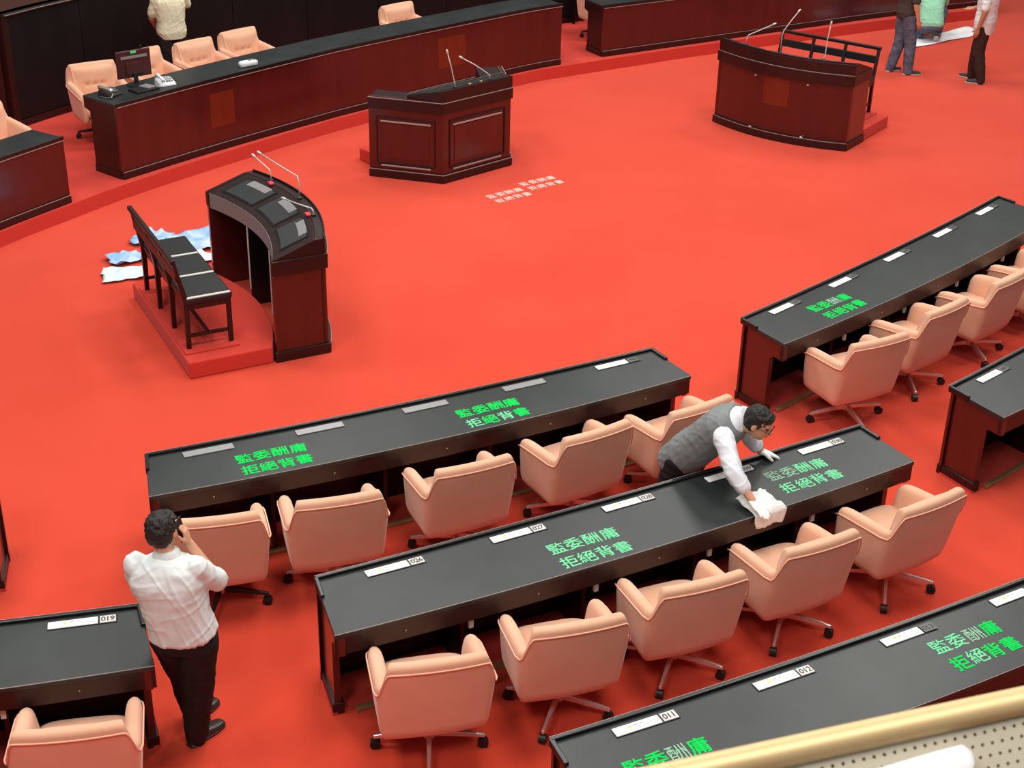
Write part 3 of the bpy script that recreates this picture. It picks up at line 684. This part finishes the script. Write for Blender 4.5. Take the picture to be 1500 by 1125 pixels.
# raised reading desk over the front face
a, b = poff(.012)[1], poff(.012)[2]; t = (b - a).normalized(); nn = V((-t.y, t.x)); a2, b2 = a + nn * .42 - t * .21, b + nn * .42 + t * .21
rd = MB().add([(*a, .98), (*b, .98), (*b2, .98), (*a2, .98), (*a, 1.13), (*b, 1.13), (*b2, 1.03), (*a2, 1.03)], [(3, 2, 1, 0), (4, 5, 6, 7), (0, 1, 5, 4), (1, 2, 6, 5), (2, 3, 7, 6), (3, 0, 4, 7)]).build('reading_desk', 'wood_dark', o, bevel=.005)
MB().add([(*(a2 + nn * .003), 1.026), (*(b2 + nn * .003), 1.026), (*(b2 - nn * .012), 1.038), (*(a2 - nn * .012), 1.038), (*(a2 + nn * .003), 1.042), (*(b2 + nn * .003), 1.042), (*(b2 - nn * .012), 1.048), (*(a2 - nn * .012), 1.048)], [(3, 2, 1, 0), (4, 5, 6, 7), (0, 1, 5, 4), (1, 2, 6, 5), (2, 3, 7, 6), (3, 0, 4, 7)]).build('lip', 'monitor_grey', rd)
MB().add([(*(lerp(a.to_3d(), a2.to_3d(), .25).xy + t * .02), 1.107), (*(lerp(b.to_3d(), b2.to_3d(), .25).xy - t * .02), 1.107), (*(lerp(b.to_3d(), b2.to_3d(), .9).xy - t * .03), 1.042), (*(lerp(a.to_3d(), a2.to_3d(), .9).xy + t * .03), 1.042)], [(0, 1, 2, 3)]).build('writing_pad', 'laminate', rd)
# raised frames on each face
for i in range(3):
    A, B_ = poff(.03)[i], poff(.03)[i + 1]; u = (B_ - A); Lf = u.length; u = u / Lf; out = V((u.y, -u.x))
    for z in (.755, .185):
        for ins, w, m_ in ((.10, .012, 'wood_dark'), (.15, .010, 'line')):
            zz = z + (.0 if m_ == 'wood_dark' else (-.055 if z > .5 else -.03)); p0, p1 = A + u * ins, B_ - u * ins
            MB().prism([p0, p1, p1 + out * .016, p0 + out * .016], zz - w, zz + w).build('moulding', m_, o, bevel=.004)
    for s in (.10, Lf - .10):
        p0 = A + u * (s - .008); p1 = A + u * (s + .008)
        MB().prism([p0, p1, p1 + out * .012, p0 + out * .012], .18, .76).build('moulding', 'wood_dark', o)
    p0, p1 = A + u * .17, B_ - u * .17
    MB().prism([p0, p1, p1 + out * .008, p0 + out * .008], .24, .68).build('raised_panel', 'wood', o, bevel=.006)
inv = parent_world(o).inverted()
def pm(k, lean, fwd, h):
    q = lerp(a.to_3d(), b.to_3d(), k); q.z = 1.13; q += nn.to_3d() * .05
    pts = [q, q + V((0, 0, .05)), q + V((0, 0, .08)) + t.to_3d() * lean * .1 + nn.to_3d() * fwd * .1, q + V((0, 0, .08 + h * .5)) + t.to_3d() * lean * .5 + nn.to_3d() * fwd * .5, q + V((0, 0, .08 + h)) + t.to_3d() * lean + nn.to_3d() * fwd]
    return [inv @ p for p in pts]
gooseneck(o, pm(.20, -.08, .05, .36)); gooseneck(o, pm(.70, -.30, .20, .20))
for k in (.42, .58): q = lerp(a.to_3d(), b.to_3d(), k) + nn.to_3d() * .06; MB().lathe((q.x, q.y, 1.118), [(.02, 0), (.02, .016), (.008, .022)], 10).build('switch', 'brass', o)
po = thing('carpeted_step', 'red carpeted step behind the podium', 'step', (pc.x, pc.y, 0), math.atan2(.743, .809), 'red carpeted steps')
MB().prism([(-.62, .42), (.62, .42), (.80, .86), (.80, 1.34), (-.80, 1.34), (-.80, .86)], .001, .159).build('platform', 'carpet_mat', po, bevel=.012, local=True)

# ------------------------------------------------------------------ loose things on the floor
def crumple(name, cx, cy, w, d, rz, h, mt, label, cat, group=None, seed=0, z=.002, n=18, raggedness=.12):
    vs = []; fs = []
    for j in range(n):
        for i in range(n):
            u, v_ = i / (n - 1) - .5, j / (n - 1) - .5
            nz = noise.noise(V((u * 3.1 + seed, v_ * 3.1, seed * 1.7))); n2 = noise.noise(V((u * 7 + seed, v_ * 7, 3 + seed)))
            k = 1 + raggedness * noise.noise(V((math.atan2(v_, u) * 1.6, seed * 2.3, 0))) * 2
            p = rot2((u * w * k, v_ * d * k), rz); vs.append((p.x, p.y, max(0, h * (.45 + nz * .8 + n2 * .12))))
    for j in range(n - 1):
        for i in range(n - 1): q = j * n + i; fs.append((q, q + 1, q + n + 1, q + n))
    o = MB().add(vs, fs).build(name, mt, None, smooth=True); o.location = (cx, cy, z)
    so = o.modifiers.new('thick', 'SOLIDIFY'); so.thickness = .003; so.offset = 1
    return tag(o, label, cat, group)
crumple('poster', -3.98, 13.82, .42, .34, .3, .05, 'paper_pale', 'pale crumpled poster on the carpet, nearest left of the bench', 'poster', 'crumpled posters by the bench', 1)
crumple('poster', -4.05, 14.22, .36, .30, .7, .09, 'paper_blue', 'blue and white crumpled poster on the carpet left of the bench', 'poster', 'crumpled posters by the bench', 2)
crumple('poster', -3.92, 14.75, .40, .34, 1.1, .08, 'paper_blue', 'blue crumpled poster farthest behind the bench back', 'poster', 'crumpled posters by the bench', 3)
crumple('poster', -3.48, 14.72, .55, .55, .4, .08, 'paper_blue', 'light blue crumpled poster between the bench and the three-seat desk', 'poster', 'crumpled posters by the bench', 4)
crumple('poster', -3.42, 14.25, .40, .45, .9, .07, 'paper', 'white crumpled poster behind the bench seat', 'poster', 'crumpled posters by the bench', 5)
crumple('banner', 6.95, 24.25, 1.75, .42, .62, .035, 'paper', 'white banner spread on the carpet beside the crouching person', 'banner', None, 7, n=30)

# ------------------------------------------------------------------ people
def blob(name, mb, voxel, mt, parent=None, smooth=4, noise_amp=0., noise_scale=8., origin=(0, 0, 0), tousle=False):
    """fuse overlapping volumes into one continuous surface"""
    me = mb.mesh('tmp'); ob = bpy.data.objects.new('tmp', me); COL.objects.link(ob)
    r = ob.modifiers.new('r', 'REMESH'); r.mode = 'VOXEL'; r.voxel_size = voxel; r.use_smooth_shade = True
    s = ob.modifiers.new('s', 'SMOOTH'); s.factor = .5; s.iterations = smooth
    dg = bpy.context.evaluated_depsgraph_get(); m = bpy.data.meshes.new_from_object(ob.evaluated_get(dg)); bpy.data.objects.remove(ob); bpy.data.meshes.remove(me)
    if noise_amp:
        nr = [v.normal.copy() for v in m.vertices]
        for v, n_ in zip(m.vertices, nr):
            if tousle:
                v.co += n_ * noise_amp * (noise.noise(v.co * noise_scale) + .6 * noise.noise(v.co * noise_scale * 2.3)); continue
            p = v.co; q = V((p.x * noise_scale + p.z * 3, p.y * noise_scale, p.z * noise_scale * .8 - p.x * 4)); a = noise.noise(q * .5); w1 = p.x * .8 + p.y * .5 + p.z * .35; w2 = p.z * .9 - p.x * .35
            b_ = max(0, 1 - abs(noise.noise(V((w1 * 17, w2 * 3.2, p.y * 2)))) * 4.5) + .7 * max(0, 1 - abs(noise.noise(V((w2 * 14 + 5, (p.x - p.z * .4) * 4, p.y * 3)))) * 5)
            v.co = p + n_ * noise_amp * (a * .5 + b_ * .6)
    og = V(origin); inv = Matrix.Translation(-og)
    m.transform(inv); m.name = name; m.shade_smooth(); m.materials.clear(); m.materials.append(M[mt])
    o = bpy.data.objects.new(name, m); COL.objects.link(o)
    if parent is not None: o.parent = parent
    else: o.location = og
    return o
def nrm(v): return V(v).normalized()
def hand(mb, w, d, n, s, curl=(.25, .35, .3), grow=0., spread=0.):
    """w wrist, d towards fingers, n out of the palm, s towards the thumb"""
    w, d, n, s = V(w), nrm(d), nrm(n), nrm(s); g = grow
    mb.estat([(w - d * .012, s, n, .026 + g, .019 + g), (w + d * .02, s, n, .034 + g, .018 + g), (w + d * .06, s, n, .041 + g, .016 + g), (w + d * .092, s, n, .038 + g, .012 + g)], 14, 2.6)
    for k, (o_, L, r) in enumerate(((.030, .072, .0088), (.010, .080, .009), (-.010, .074, .0086), (-.029, .058, .0078))):
        p = w + d * (.088 - .004 * abs(k - 1)) + s * o_; dd = nrm(d + s * (o_ * spread)); nn_ = n
        for j, f in enumerate((.42, .33, .25)):
            c, sn = math.cos(curl[j]), math.sin(curl[j]); dd, nn_ = nrm(dd * c + nn_ * sn), nrm(nn_ * c - dd * sn)
            q = p + dd * (L * f); mb.cap(p, r + g - j * .0006, q, r + g - (j + 1) * .0006, 10); p = q
    p = w + d * .028 + s * .030; dd = nrm(d * .62 + s * .62 + n * .35); q = p + dd * .036; mb.cap(w + d * .012 + s * .012, .015 + g, p, .0125 + g, 10); mb.cap(p, .0115 + g, q, .0105 + g, 10)
    mb.cap(q, .0105 + g, q + nrm(dd * .7 + d * .6 + n * .25) * .03, .009 + g, 10)
def person(label, J, skin, cloth, voxel=.007, hands=None, cat='person', build=1., fingers=True):
    """J joints in world space. Returns the body object."""
    N, C, Wa, Pe = V(J['neck']), V(J['chest']), V(J['waist']), V(J['pelvis'])
    rc, rp = nrm(J['right_chest']), nrm(J['right_pelvis']); b_ = build
    sp = [nrm(Wa - Pe), nrm(C - Wa), nrm(N - C)]
    def fw(r, u): return nrm(u.cross(r))
    def ortho(r, u): return nrm(r - u * r.dot(u))
    rm = nrm(rc + rp)
    SL, SR = V(J['shL']), V(J['shR']); sh = (SL + SR) / 2
    def torso(g, low=.12, top=True):
        u0, u1, u2 = sp; r0, r1, r2 = ortho(rp, u0), ortho(rm, u1), ortho(rc, u2)
        st_ = [(Pe - u0 * low, r0, fw(r0, u0), .145 * b_ + g, .105 * b_ + g), (Pe, r0, fw(r0, u0), .168 * b_ + g, .122 * b_ + g), (Wa, r1, fw(r1, u1), .152 * b_ + g, .112 * b_ + g), (C.lerp(Wa, .4), r1, fw(r1, u1), .162 * b_ + g, .118 * b_ + g), (C, r2, fw(r2, u2), .178 * b_ + g, .120 * b_ + g)]
        if top: st_ += [(C.lerp(N, .55), r2, fw(r2, u2), .172 * b_ + g, .100 * b_ + g), (C.lerp(N, .88), r2, fw(r2, u2), .105 * b_ + g, .075 * b_ + g), (N + u2 * .01, r2, fw(r2, u2), .062 + g * .7, .060 + g * .7)]
        return st_
    # head frame
    hc = V(J['head']); hu, hf = nrm(J['head_up']), V(J['head_fwd']); hf = nrm(hf - hu * hf.dot(hu)); hr = hf.cross(hu); HB = (hr, hf, hu)
    mb = MB(); mb.estat(torso(-.010, .05))
    mb.ell(hc + hu * .022 - hf * .010, (.074, .093, .092), HB, 20, 14); mb.ell(hc - hu * .045 + hf * .022, (.058, .066, .072), HB); mb.ell(hc - hu * .092 + hf * .052, (.030, .026, .022), HB)
    mb.cap(hc + hf * .082 + hu * .008, .010, hc + hf * .104 - hu * .028, .0135); mb.ell(hc + hf * .070 + hu * .030, (.050, .022, .016), HB); mb.ell(hc + hf * .082 - hu * .058, (.024, .012, .010), HB)
    for s in (-1, 1): mb.ell(hc + hr * (.076 * s) - hf * .006 - hu * .008, (.010, .019, .030), HB, 12, 8)
    mb.cap(N - sp[2] * .03, .058, hc - hu * .06 - hf * .012, .050)
    for S_, E_, W_ in (('shL', 'elL', 'wrL'), ('shR', 'elR', 'wrR')):
        s, e, w = V(J[S_]), V(J[E_]), V(J[W_]); mb.cap(s, .054 * b_, e, .041, 16); mb.cap(e, .042, w, .027, 16); mb.cap(e, .042, e.lerp(w, .35), .040, 16)
    for H, K, A in (('hipL', 'knL', 'anL'), ('hipR', 'knR', 'anR')):
        h, k, a_ = V(J[H]), V(J[K]), V(J[A]); mb.cap(h, .088 * b_, k, .056, 16); mb.cap(k, .056, a_, .036, 16); mb.cap(k, .054, k.lerp(a_, .35), .052, 16)
    for key in ('handL', 'handR'):
        if key in J: d, n_, s_, cu = J[key]; hand(mb, J['wr' + key[-1]], d, n_, s_, cu)
    org = V(J['anL']).lerp(V(J['anR']), .5); org.z = J.get('ground', 0.)
    body = blob('person', mb, voxel, skin, None, 3, origin=org); tag(body, label, cat)
    def child(name, m_, mt, vox=None, **k): return blob(name, m_, vox or max(voxel, .008), mt, body, origin=org, **k)
    def simple(name, m_, mt): 
        m_.v = [p - org for p in m_.v]; return m_.build(name, mt, body, smooth=True, local=True)
    # hair
    mb = MB(); mb.ell(hc + hu * .034 - hf * .022, (.083, .096, .092), HB, 24, 16); mb.ell(hc + hu * .0 - hf * .040, (.078, .072, .085), HB, 20, 12); mb.ell(hc + hu * .075 + hf * .035, (.062, .050, .036), HB)
    for i in range(26):
        a_ = i * 2.399; rr = .02 + .06 * ((i * .618) % 1); p = hc + hu * .105 + hr * rr * math.cos(a_) + hf * (rr * math.sin(a_) - .015) - hu * rr * rr * 4; mb.ell(p, (.014, .018, .012), HB, 8, 6)
    child('hair', mb, 'hair', .005, smooth=2, noise_amp=.008, noise_scale=42, tousle=True)
    for s in (-1, 1):
        simple('eye', MB().ell(hc + hr * (.031 * s) + hf * .077 + hu * .004, (.013, .008, .006), HB, 10, 6), 'ink')
    simple('mouth', MB().ell(hc + hf * .090 - hu * .060, (.022, .006, .006), HB, 10, 6), 'lips')
    # trousers
    mb = MB(); mb.estat([t_ for t_ in torso(.014, .10, False)[:2]] + [(Pe.lerp(Wa, .75), ortho(rp, sp[0]), fw(ortho(rp, sp[0]), sp[0]), .158 * b_ + .012, .116 * b_ + .012)])
    hem = J.get('hem', .03)
    for H, K, A in (('hipL', 'knL', 'anL'), ('hipR', 'knR', 'anR')):
        h, k, a_ = V(J[H]), V(J[K]), V(J[A]); e = a_ + (a_ - k).normalized() * hem
        mb.cap(h, .112 * b_, k, .088 * b_, 18); mb.cap(k, .088 * b_, k.lerp(e, .5), .080 * b_, 18); mb.cap(k.lerp(e, .5), .080 * b_, e, .066, 18)
    child('trousers', mb, cloth['trousers'], noise_amp=.007, noise_scale=9)
    if 'belt' in cloth:
        st_ = Pe.lerp(Wa, .78); r0 = ortho(rp, sp[0]); simple('belt', MB().estat([(st_ - sp[0] * .018, r0, fw(r0, sp[0]), .168 * b_, .128 * b_), (st_ + sp[0] * .018, r0, fw(r0, sp[0]), .166 * b_, .127 * b_)], 32), cloth['belt'])
    # shirt: torso down to the hem and sleeves
    mb = MB(); lowk = cloth.get('shirt_low', .03); sg = cloth.get('loose', .014)
    T = torso(sg, lowk); mb.estat(T)
    for S_, E_, W_ in (('shL', 'elL', 'wrL'), ('shR', 'elR', 'wrR')):
        s, e, w = V(J[S_]), V(J[E_]), V(J[W_]); k = cloth['sleeve']
        if k <= 1: mb.cap(s, .070 * b_, s.lerp(e, k), .062, 18)
        else: mb.cap(s, .070 * b_, e, .060, 18); mb.cap(e, .060, e.lerp(w, k - 1), .054, 18)
    child('shirt', mb, cloth['shirt'], noise_amp=cloth.get('wrinkle', .009), noise_scale=9)
    if cloth.get('collar'):
        r2 = ortho(rc, sp[2]); f2 = fw(r2, sp[2]); p = N + sp[2] * .012
        child('collar', MB().estat([(p - sp[2] * .020 , r2, f2, .086, .082), (p + sp[2] * .012, r2, f2, .074, .072), (p + sp[2] * .028, r2, f2, .066, .064)], 24), cloth['shirt'], .005, smooth=2)
    if 'vest' in cloth:
        child('vest', MB().estat(torso(sg + .016, cloth.get('vest_low', .12))[:-1]), cloth['vest'], noise_amp=.006, noise_scale=8)
    # shoes
    for A, T_ in (('anL', 'toeL'), ('anR', 'toeR')):
        a_, d = V(J[A]), nrm(J[T_]); s_ = nrm(d.cross(V((0, 0, 1)))) if abs(d.z) < .9 else V((1, 0, 0)); u_ = nrm(s_.cross(d)); g0 = a_ - u_ * .075
        mb = MB().estat([(g0 - d * .062 + u_ * .036, s_, u_, .026, .030), (g0 - d * .045 + u_ * .042, s_, u_, .036, .040), (g0 + u_ * .046, s_, u_, .039, .044), (g0 + d * .07 + u_ * .034, s_, u_, .043, .032), (g0 + d * .14 + u_ * .027, s_, u_, .046, .025), (g0 + d * .19 + u_ * .023, s_, u_, .036, .020), (g0 + d * .208 + u_ * .020, s_, u_, .018, .012)], 18, 2.8)
        sh_ = child('shoe', mb, cloth['shoe'], .006)
        simple('sole', MB().estat([(g0 - d * .068 + u_ * .009, s_, u_, .024, .008), (g0 - d * .05 + u_ * .009, s_, u_, .038, .009), (g0 + d * .03 + u_ * .009, s_, u_, .040, .009), (g0 + d * .13 + u_ * .009, s_, u_, .048, .009), (g0 + d * .19 + u_ * .009, s_, u_, .038, .009), (g0 + d * .213 + u_ * .009, s_, u_, .016, .008)], 18, 4), cloth['sole'])
    return body, org, HB, hc, child, simple

# the man on the phone, seen from behind
J = dict(neck=(-1.895, 6.79, 1.40), chest=(-1.890, 6.765, 1.25), waist=(-1.855, 6.745, 1.05), pelvis=(-1.835, 6.755, .92), right_chest=(1, -.10, 0), right_pelvis=(1, -.22, .02),
         head=(-1.915, 6.835, 1.535), head_up=(-.06, .25, 1), head_fwd=(.25, 1, -.2),
         shL=(-2.065, 6.785, 1.335), shR=(-1.735, 6.755, 1.345), elL=(-2.09, 6.90, 1.10), wrL=(-1.92, 7.03, 1.02), elR=(-1.645, 6.86, 1.19), wrR=(-1.785, 6.88, 1.425),
         hipL=(-1.92, 6.775, .86), hipR=(-1.755, 6.745, .86), knL=(-1.90, 6.93, .47), anL=(-1.905, 7.06, .075), knR=(-1.80, 6.81, .47), anR=(-1.85, 6.87, .075),
         toeL=(.5, .85, 0), toeR=(.60, .80, 0), handR=((-.25, .10, 1), (-1, .2, -.1), (0, -1, .1), (.45, .55, .45)), handL=((.6, .5, -.3), (.3, -.7, -.5), (.4, .4, .7), (.3, .4, .3)))
body, org, HB, hc, child, simple = person('man seen from behind in white shirt and black trousers, holding a phone to his ear', J, 'skin', dict(shirt='shirt_white', sleeve=1.12, collar=True, trousers='trousers', shoe='shoe', sole='shoe', loose=.022, wrinkle=.010), voxel=.005, build=1.06)
ph = MB().box((0, 0, 0), (.070, .009, .145)).build('mobile_phone', 'black_plastic', bevel=.004)
ph.location = (-1.828, 6.885, 1.515); ph.rotation_euler = (math.radians(-8), math.radians(-8), math.radians(80)); tag(ph, 'black mobile phone held at the ear of the man in white', 'phone')

# the man bending over the desk with a rag
J = dict(neck=(1.585, 8.895, 1.20), chest=(1.475, 8.945, 1.10), waist=(1.36, 9.01, .95), pelvis=(1.27, 9.08, .82), right_chest=(-.50, -.86, .06), right_pelvis=(-.55, -.83, 0),
         head=(1.690, 8.805, 1.215), head_up=(.30, -.18, .92), head_fwd=(.74, -.40, -.52),
         shR=(1.445, 8.735, 1.135), shL=(1.61, 9.07, 1.12), elR=(1.505, 8.515, .985), wrR=(1.625, 8.395, .845), elL=(1.70, 9.10, .93), wrL=(1.78, 9.09, .825),
         hipL=(1.33, 9.15, .78), hipR=(1.20, 9.02, .78), knL=(1.24, 9.20, .44), knR=(1.13, 9.06, .44), anL=(1.16, 9.28, .075), anR=(1.02, 9.14, .075), toeL=(.5, -.85, 0), toeR=(.5, -.85, 0),
         handR=((.55, -.80, -.25), (-.05, -.3, -1), (.8, .5, 0), (.15, .2, .2)), handL=((.85, .30, -.38), (-.1, 0, -1), (.3, -.9, 0), (.1, .1, .1)))
body, org, HB, hc, child, simple = person('man in grey vest and pale shirt bending over the desk with a white rag', J, 'skin', dict(shirt='shirt_pale', sleeve=1.5, collar=True, trousers='trousers', vest='vest', vest_low=.16, shoe='shoe', sole='shoe', loose=.014), voxel=.0045)
for key in ('L', 'R'):
    d, n_, s_, cu = J['hand' + key]; g = MB(); hand(g, J['wr' + key], d, n_, s_, cu, grow=.0022); child('glove', g, 'glove', .004, smooth=2)
hr, hf, hu = HB
for s in (-1, 1):
    p = hc + hr * (.033 * s) + hf * .100 + hu * .002
    simple('spectacles', MB().tube([p + hr * (.024 * math.cos(k * PI / 8)) + hu * (.017 * math.sin(k * PI / 8)) for k in range(17)], .0022, 6).tube([p + hr * (.024 * s), hc + hr * (.078 * s) + hf * .0 + hu * .006], .0022, 6), 'lens')
simple('spectacles', MB().tube([hc + hr * -.009 + hf * .102, hc + hr * .009 + hf * .102], .0022, 6), 'lens')
# the rag under his right hand, falling over the desk edge
rg = MB(); n = 26; vs = []; fs = []
pe = desk_C.atn(.695, 0); ea = desk_C.ang(.69); un = rot2((0, -1), ea); ut = rot2((1, 0), ea)
for j in range(n):
    for i in range(n):
        u, v_ = (i / (n - 1) - .5), j / (n - 1)
        k = 1 + .35 * noise.noise(V((u * 2.2, v_ * 2.5, 4.2))); x = u * .25 * k; s_ = (v_ - .66) * .30 * (1 + .2 * noise.noise(V((u * 3, 1.1, 9))))
        h = .045 + .036 * noise.noise(V((u * 5, v_ * 5, 1.3))) + .024 * noise.noise(V((u * 9, v_ * 8, 6)))
        if s_ <= 0: q = pe + un * s_ + ut * x; z = HD + .004 + max(.002, h * min(1, 2.4 - abs(u) * 4))
        else:
            q = pe + un * (.018 + .02 * noise.noise(V((u * 7, 2, 2))) + .012) + ut * x * (1 - s_ * 1.6); z = HD + .016 - s_
        vs.append((q.x, q.y, z))
for j in range(n - 1):
    for i in range(n - 1): q = j * n + i; fs.append((q, q + 1, q + n + 1, q + n))
rag = rg.add(vs, fs).build('cleaning_rag', 'cloth', smooth=True); so = rag.modifiers.new('thick', 'SOLIDIFY'); so.thickness = .004; so.offset = 1
tag(rag, 'white cleaning rag hanging over the edge of the desk', 'rag')

# standing people at upper right, crouching person, person on the stage
def standing(label, x, y, rz, skin, cloth, ground=0., h=1.0, arms=None, twist=0., stance=.10, step=.06, lean=(0, 0)):
    R = Matrix.Rotation(rz, 3, 'Z'); T = lambda p: R @ V((p[0] * h, p[1] * h, p[2] * h)) + V((x, y, ground)); D_ = lambda p: R @ V(p)
    lx, ly = lean
    J = dict(neck=T((lx, ly - .01, 1.40)), chest=T((lx * .8, ly * .8, 1.25)), waist=T((lx * .4, ly * .4, 1.05)), pelvis=T((0, 0, .92)), right_chest=D_((1, twist, 0)), right_pelvis=D_((1, 0, 0)),
             head=T((lx * 1.1, ly * 1.2 + .03, 1.545)), head_up=D_((0, .12, 1)), head_fwd=D_((0, 1, -.12)), shL=T((lx - .17, ly, 1.35)), shR=T((lx + .17, ly, 1.35)),
             hipL=T((-.08, 0, .86)), hipR=T((.08, 0, .86)), knL=T((-.09, .03 - step * .3, .47)), knR=T((.09, .03 + step * .5, .47)), anL=T((-stance, -step, .075 / h)), anR=T((stance, step, .075 / h)), toeL=D_((-.2, 1, 0)), toeR=D_((.25, 1, 0)), ground=ground)
    A = arms or {}
    J['elL'] = T(A.get('elL', (-.25, -.02, 1.09))); J['wrL'] = T(A.get('wrL', (-.26, .08, .86))); J['elR'] = T(A.get('elR', (.25, -.02, 1.09))); J['wrR'] = T(A.get('wrR', (.26, .08, .86)))
    dl = nrm(J['wrL'] - J['elL']); dr = nrm(J['wrR'] - J['elR'])
    J['handL'] = (dl, D_((1, 0, .1)), D_((0, 1, .2)), (.25, .3, .3)); J['handR'] = (dr, D_((-1, 0, .1)), D_((0, 1, .2)), (.25, .3, .3))
    return person(label, J, skin, cloth, voxel=.0075)
standing('standing person in dark grey shirt and blue jeans by the banner', 5.76, 22.08, math.radians(-72), 'skin', dict(shirt='shirt_dark', sleeve=.85, trousers='jeans', shoe='shoe_grey', sole='sole', shirt_low=.09, loose=.02), arms=dict(elR=(.24, -.02, 1.08), wrR=(.23, .06, .84), elL=(-.20, .08, 1.10), wrL=(-.10, .31, 1.08)), stance=.11, step=.08, h=1.01)
standing('standing person in white T-shirt and dark brown trousers', 6.83, 21.72, math.radians(60), 'skin_tan', dict(shirt='shirt_white', sleeve=.80, trousers='trousers_brown', shoe='shoe_grey', sole='sole', shirt_low=.19, loose=.030), stance=.10, step=.09, arms=dict(elL=(-.25, -.03, 1.08), wrL=(-.25, .03, .83), elR=(.21, .02, 1.09), wrR=(.10, .20, 1.05)), h=1.0)
standing('person in cream T-shirt on the stage behind the clerk chairs', -4.60, 19.38, math.radians(30), 'skin', dict(shirt='shirt_cream', sleeve=.80, trousers='trousers', shoe='shoe', sole='shoe', shirt_low=.09, loose=.028), ground=STG, arms=dict(elR=(.28, .12, 1.20), wrR=(.22, .30, 1.36), elL=(-.23, .08, 1.10), wrL=(-.16, .24, .96)), h=1.0)
R = Matrix.Rotation(math.radians(-8), 3, 'Z'); T = lambda *p: R @ V(p) + V((6.66, 23.98, 0)); D_ = lambda *p: R @ V(p)
J = dict(neck=T(.0, .34, .80), chest=T(0, .25, .67), waist=T(0, .10, .48), pelvis=T(0, 0, .27), right_chest=D_(1, .05, 0), right_pelvis=D_(1, 0, 0), head=T(.0, .45, .90), head_up=D_(0, .45, .9), head_fwd=D_(0, .85, -.5),
         shL=T(-.17, .31, .75), shR=T(.17, .31, .75), elL=T(-.24, .46, .53), wrL=T(-.15, .62, .36), elR=T(.25, .44, .53), wrR=T(.18, .62, .34), hipL=T(-.09, .02, .25), hipR=T(.09, .02, .25), knL=T(-.20, .38, .42), knR=T(.20, .38, .42), anL=T(-.13, .10, .09), anR=T(.12, -.02, .13), toeL=D_(-.15, 1, 0), toeR=D_(.1, .75, -.55),
         handL=(D_(.1, .8, -.6), D_(.2, -.5, -.8), D_(.9, 0, 0), (.3, .3, .3)), handR=(D_(-.1, .8, -.6), D_(-.2, -.5, -.8), D_(-.9, 0, 0), (.3, .3, .3)), hem=.0)
person('crouching person in mint green T-shirt seen from behind', J, 'skin', dict(shirt='shirt_green', sleeve=.8, trousers='jeans', shoe='shoe_grey', sole='sole', shirt_low=.05, loose=.026), voxel=.0075, build=1.08)

# ------------------------------------------------------------------ balcony rail in the foreground
ra = V((.155, .981)); rb = V((.483, 1.090)); ru = (rb - ra).normalized(); rn = V((-ru.y, ru.x))
rc_ = ra - ru * 0.0
o = thing('balcony_rail', 'brass balcony rail with perforated plate in the foreground', 'railing', (rc_.x, rc_.y, 4.3), math.atan2(ru.y, ru.x))
def RP(u, n_, z): q = rc_ + ru * u + rn * n_; return V((q.x, q.y, z))
x0, x1 = -.6, 1.6
ring = lambda u: [RP(u, -.010 + .013 * math.cos(a), 5.197 + .013 * math.sin(a)) for a in [2 * PI * k / 20 for k in range(20)]]
MB().loft([ring(x0 + (x1 - x0) * i / 10) for i in range(11)]).build('rail', 'gold', o, smooth=True)
# perforated plate falling away from the rail towards the viewer
e_n, e_z = -.66, -.75
def PP(u, w, dpt=0.): p = RP(u, -.017 + e_n * w + .75 * dpt, 5.188 + e_z * w - .66 * dpt); return p
pitch, rowp, hr_ = .0104, .0104, .0019
def perf(rows, nu, ustart):
    mb = MB()
    for r in range(rows):
        for k in range(nu):
            cu, cw = ustart + (k + (.5 if r % 2 else 0)) * pitch, .004 + (r + .5) * rowp
            sq = []; ho = []; bk = []
            for j in range(8):
                a = j * PI / 4; c, s = math.cos(a), math.sin(a); m_ = max(abs(c), abs(s))
                sq.append(PP(cu + c / m_ * pitch / 2, cw + s / m_ * rowp / 2)); ho.append(PP(cu + c * hr_, cw + s * hr_)); bk.append(PP(cu + c * hr_ * .8, cw + s * hr_ * .8, .004))
            mb.add(sq + ho + bk, [(j, (j + 1) % 8, 8 + (j + 1) % 8, 8 + j) for j in range(8)] + [(8 + j, 8 + (j + 1) % 8, 16 + (j + 1) % 8, 16 + j) for j in range(8)])
    return mb
perf(8, 70, -.02).build('perforated_plate', 'gold_plate', o)
MB().add([PP(x0, -.004), PP(x1, -.004), PP(x1, .004), PP(x0, .004)], [(0, 1, 2, 3)]).build('plate_edge', 'gold_plate', o)
MB().add([PP(x0, .002, .010), PP(x1, .002, .010), PP(x1, .11, .010), PP(x0, .11, .010)], [(0, 1, 2, 3)]).build('plate_backing', 'void', o)
g0 = PP(.268, .027, -.007); g1 = PP(.08, .040, -.007); uu = (g1 - g0).normalized(); nn3 = (PP(0, 0, -1) - PP(0, 0, 0)).normalized(); ww = uu.cross(nn3)
pk = MB().estat([(g0 + uu * .000, ww, nn3, .006, .004), (g0 + uu * .006, ww, nn3, .013, .006), (g0 + uu * .03, ww, nn3, .014, .006), (g1, ww, nn3, .016, .006)], 16, 3.5).build('folded_paper', 'paper', smooth=True)
tag(pk, 'white folded paper lying on the perforated balcony plate', 'paper')
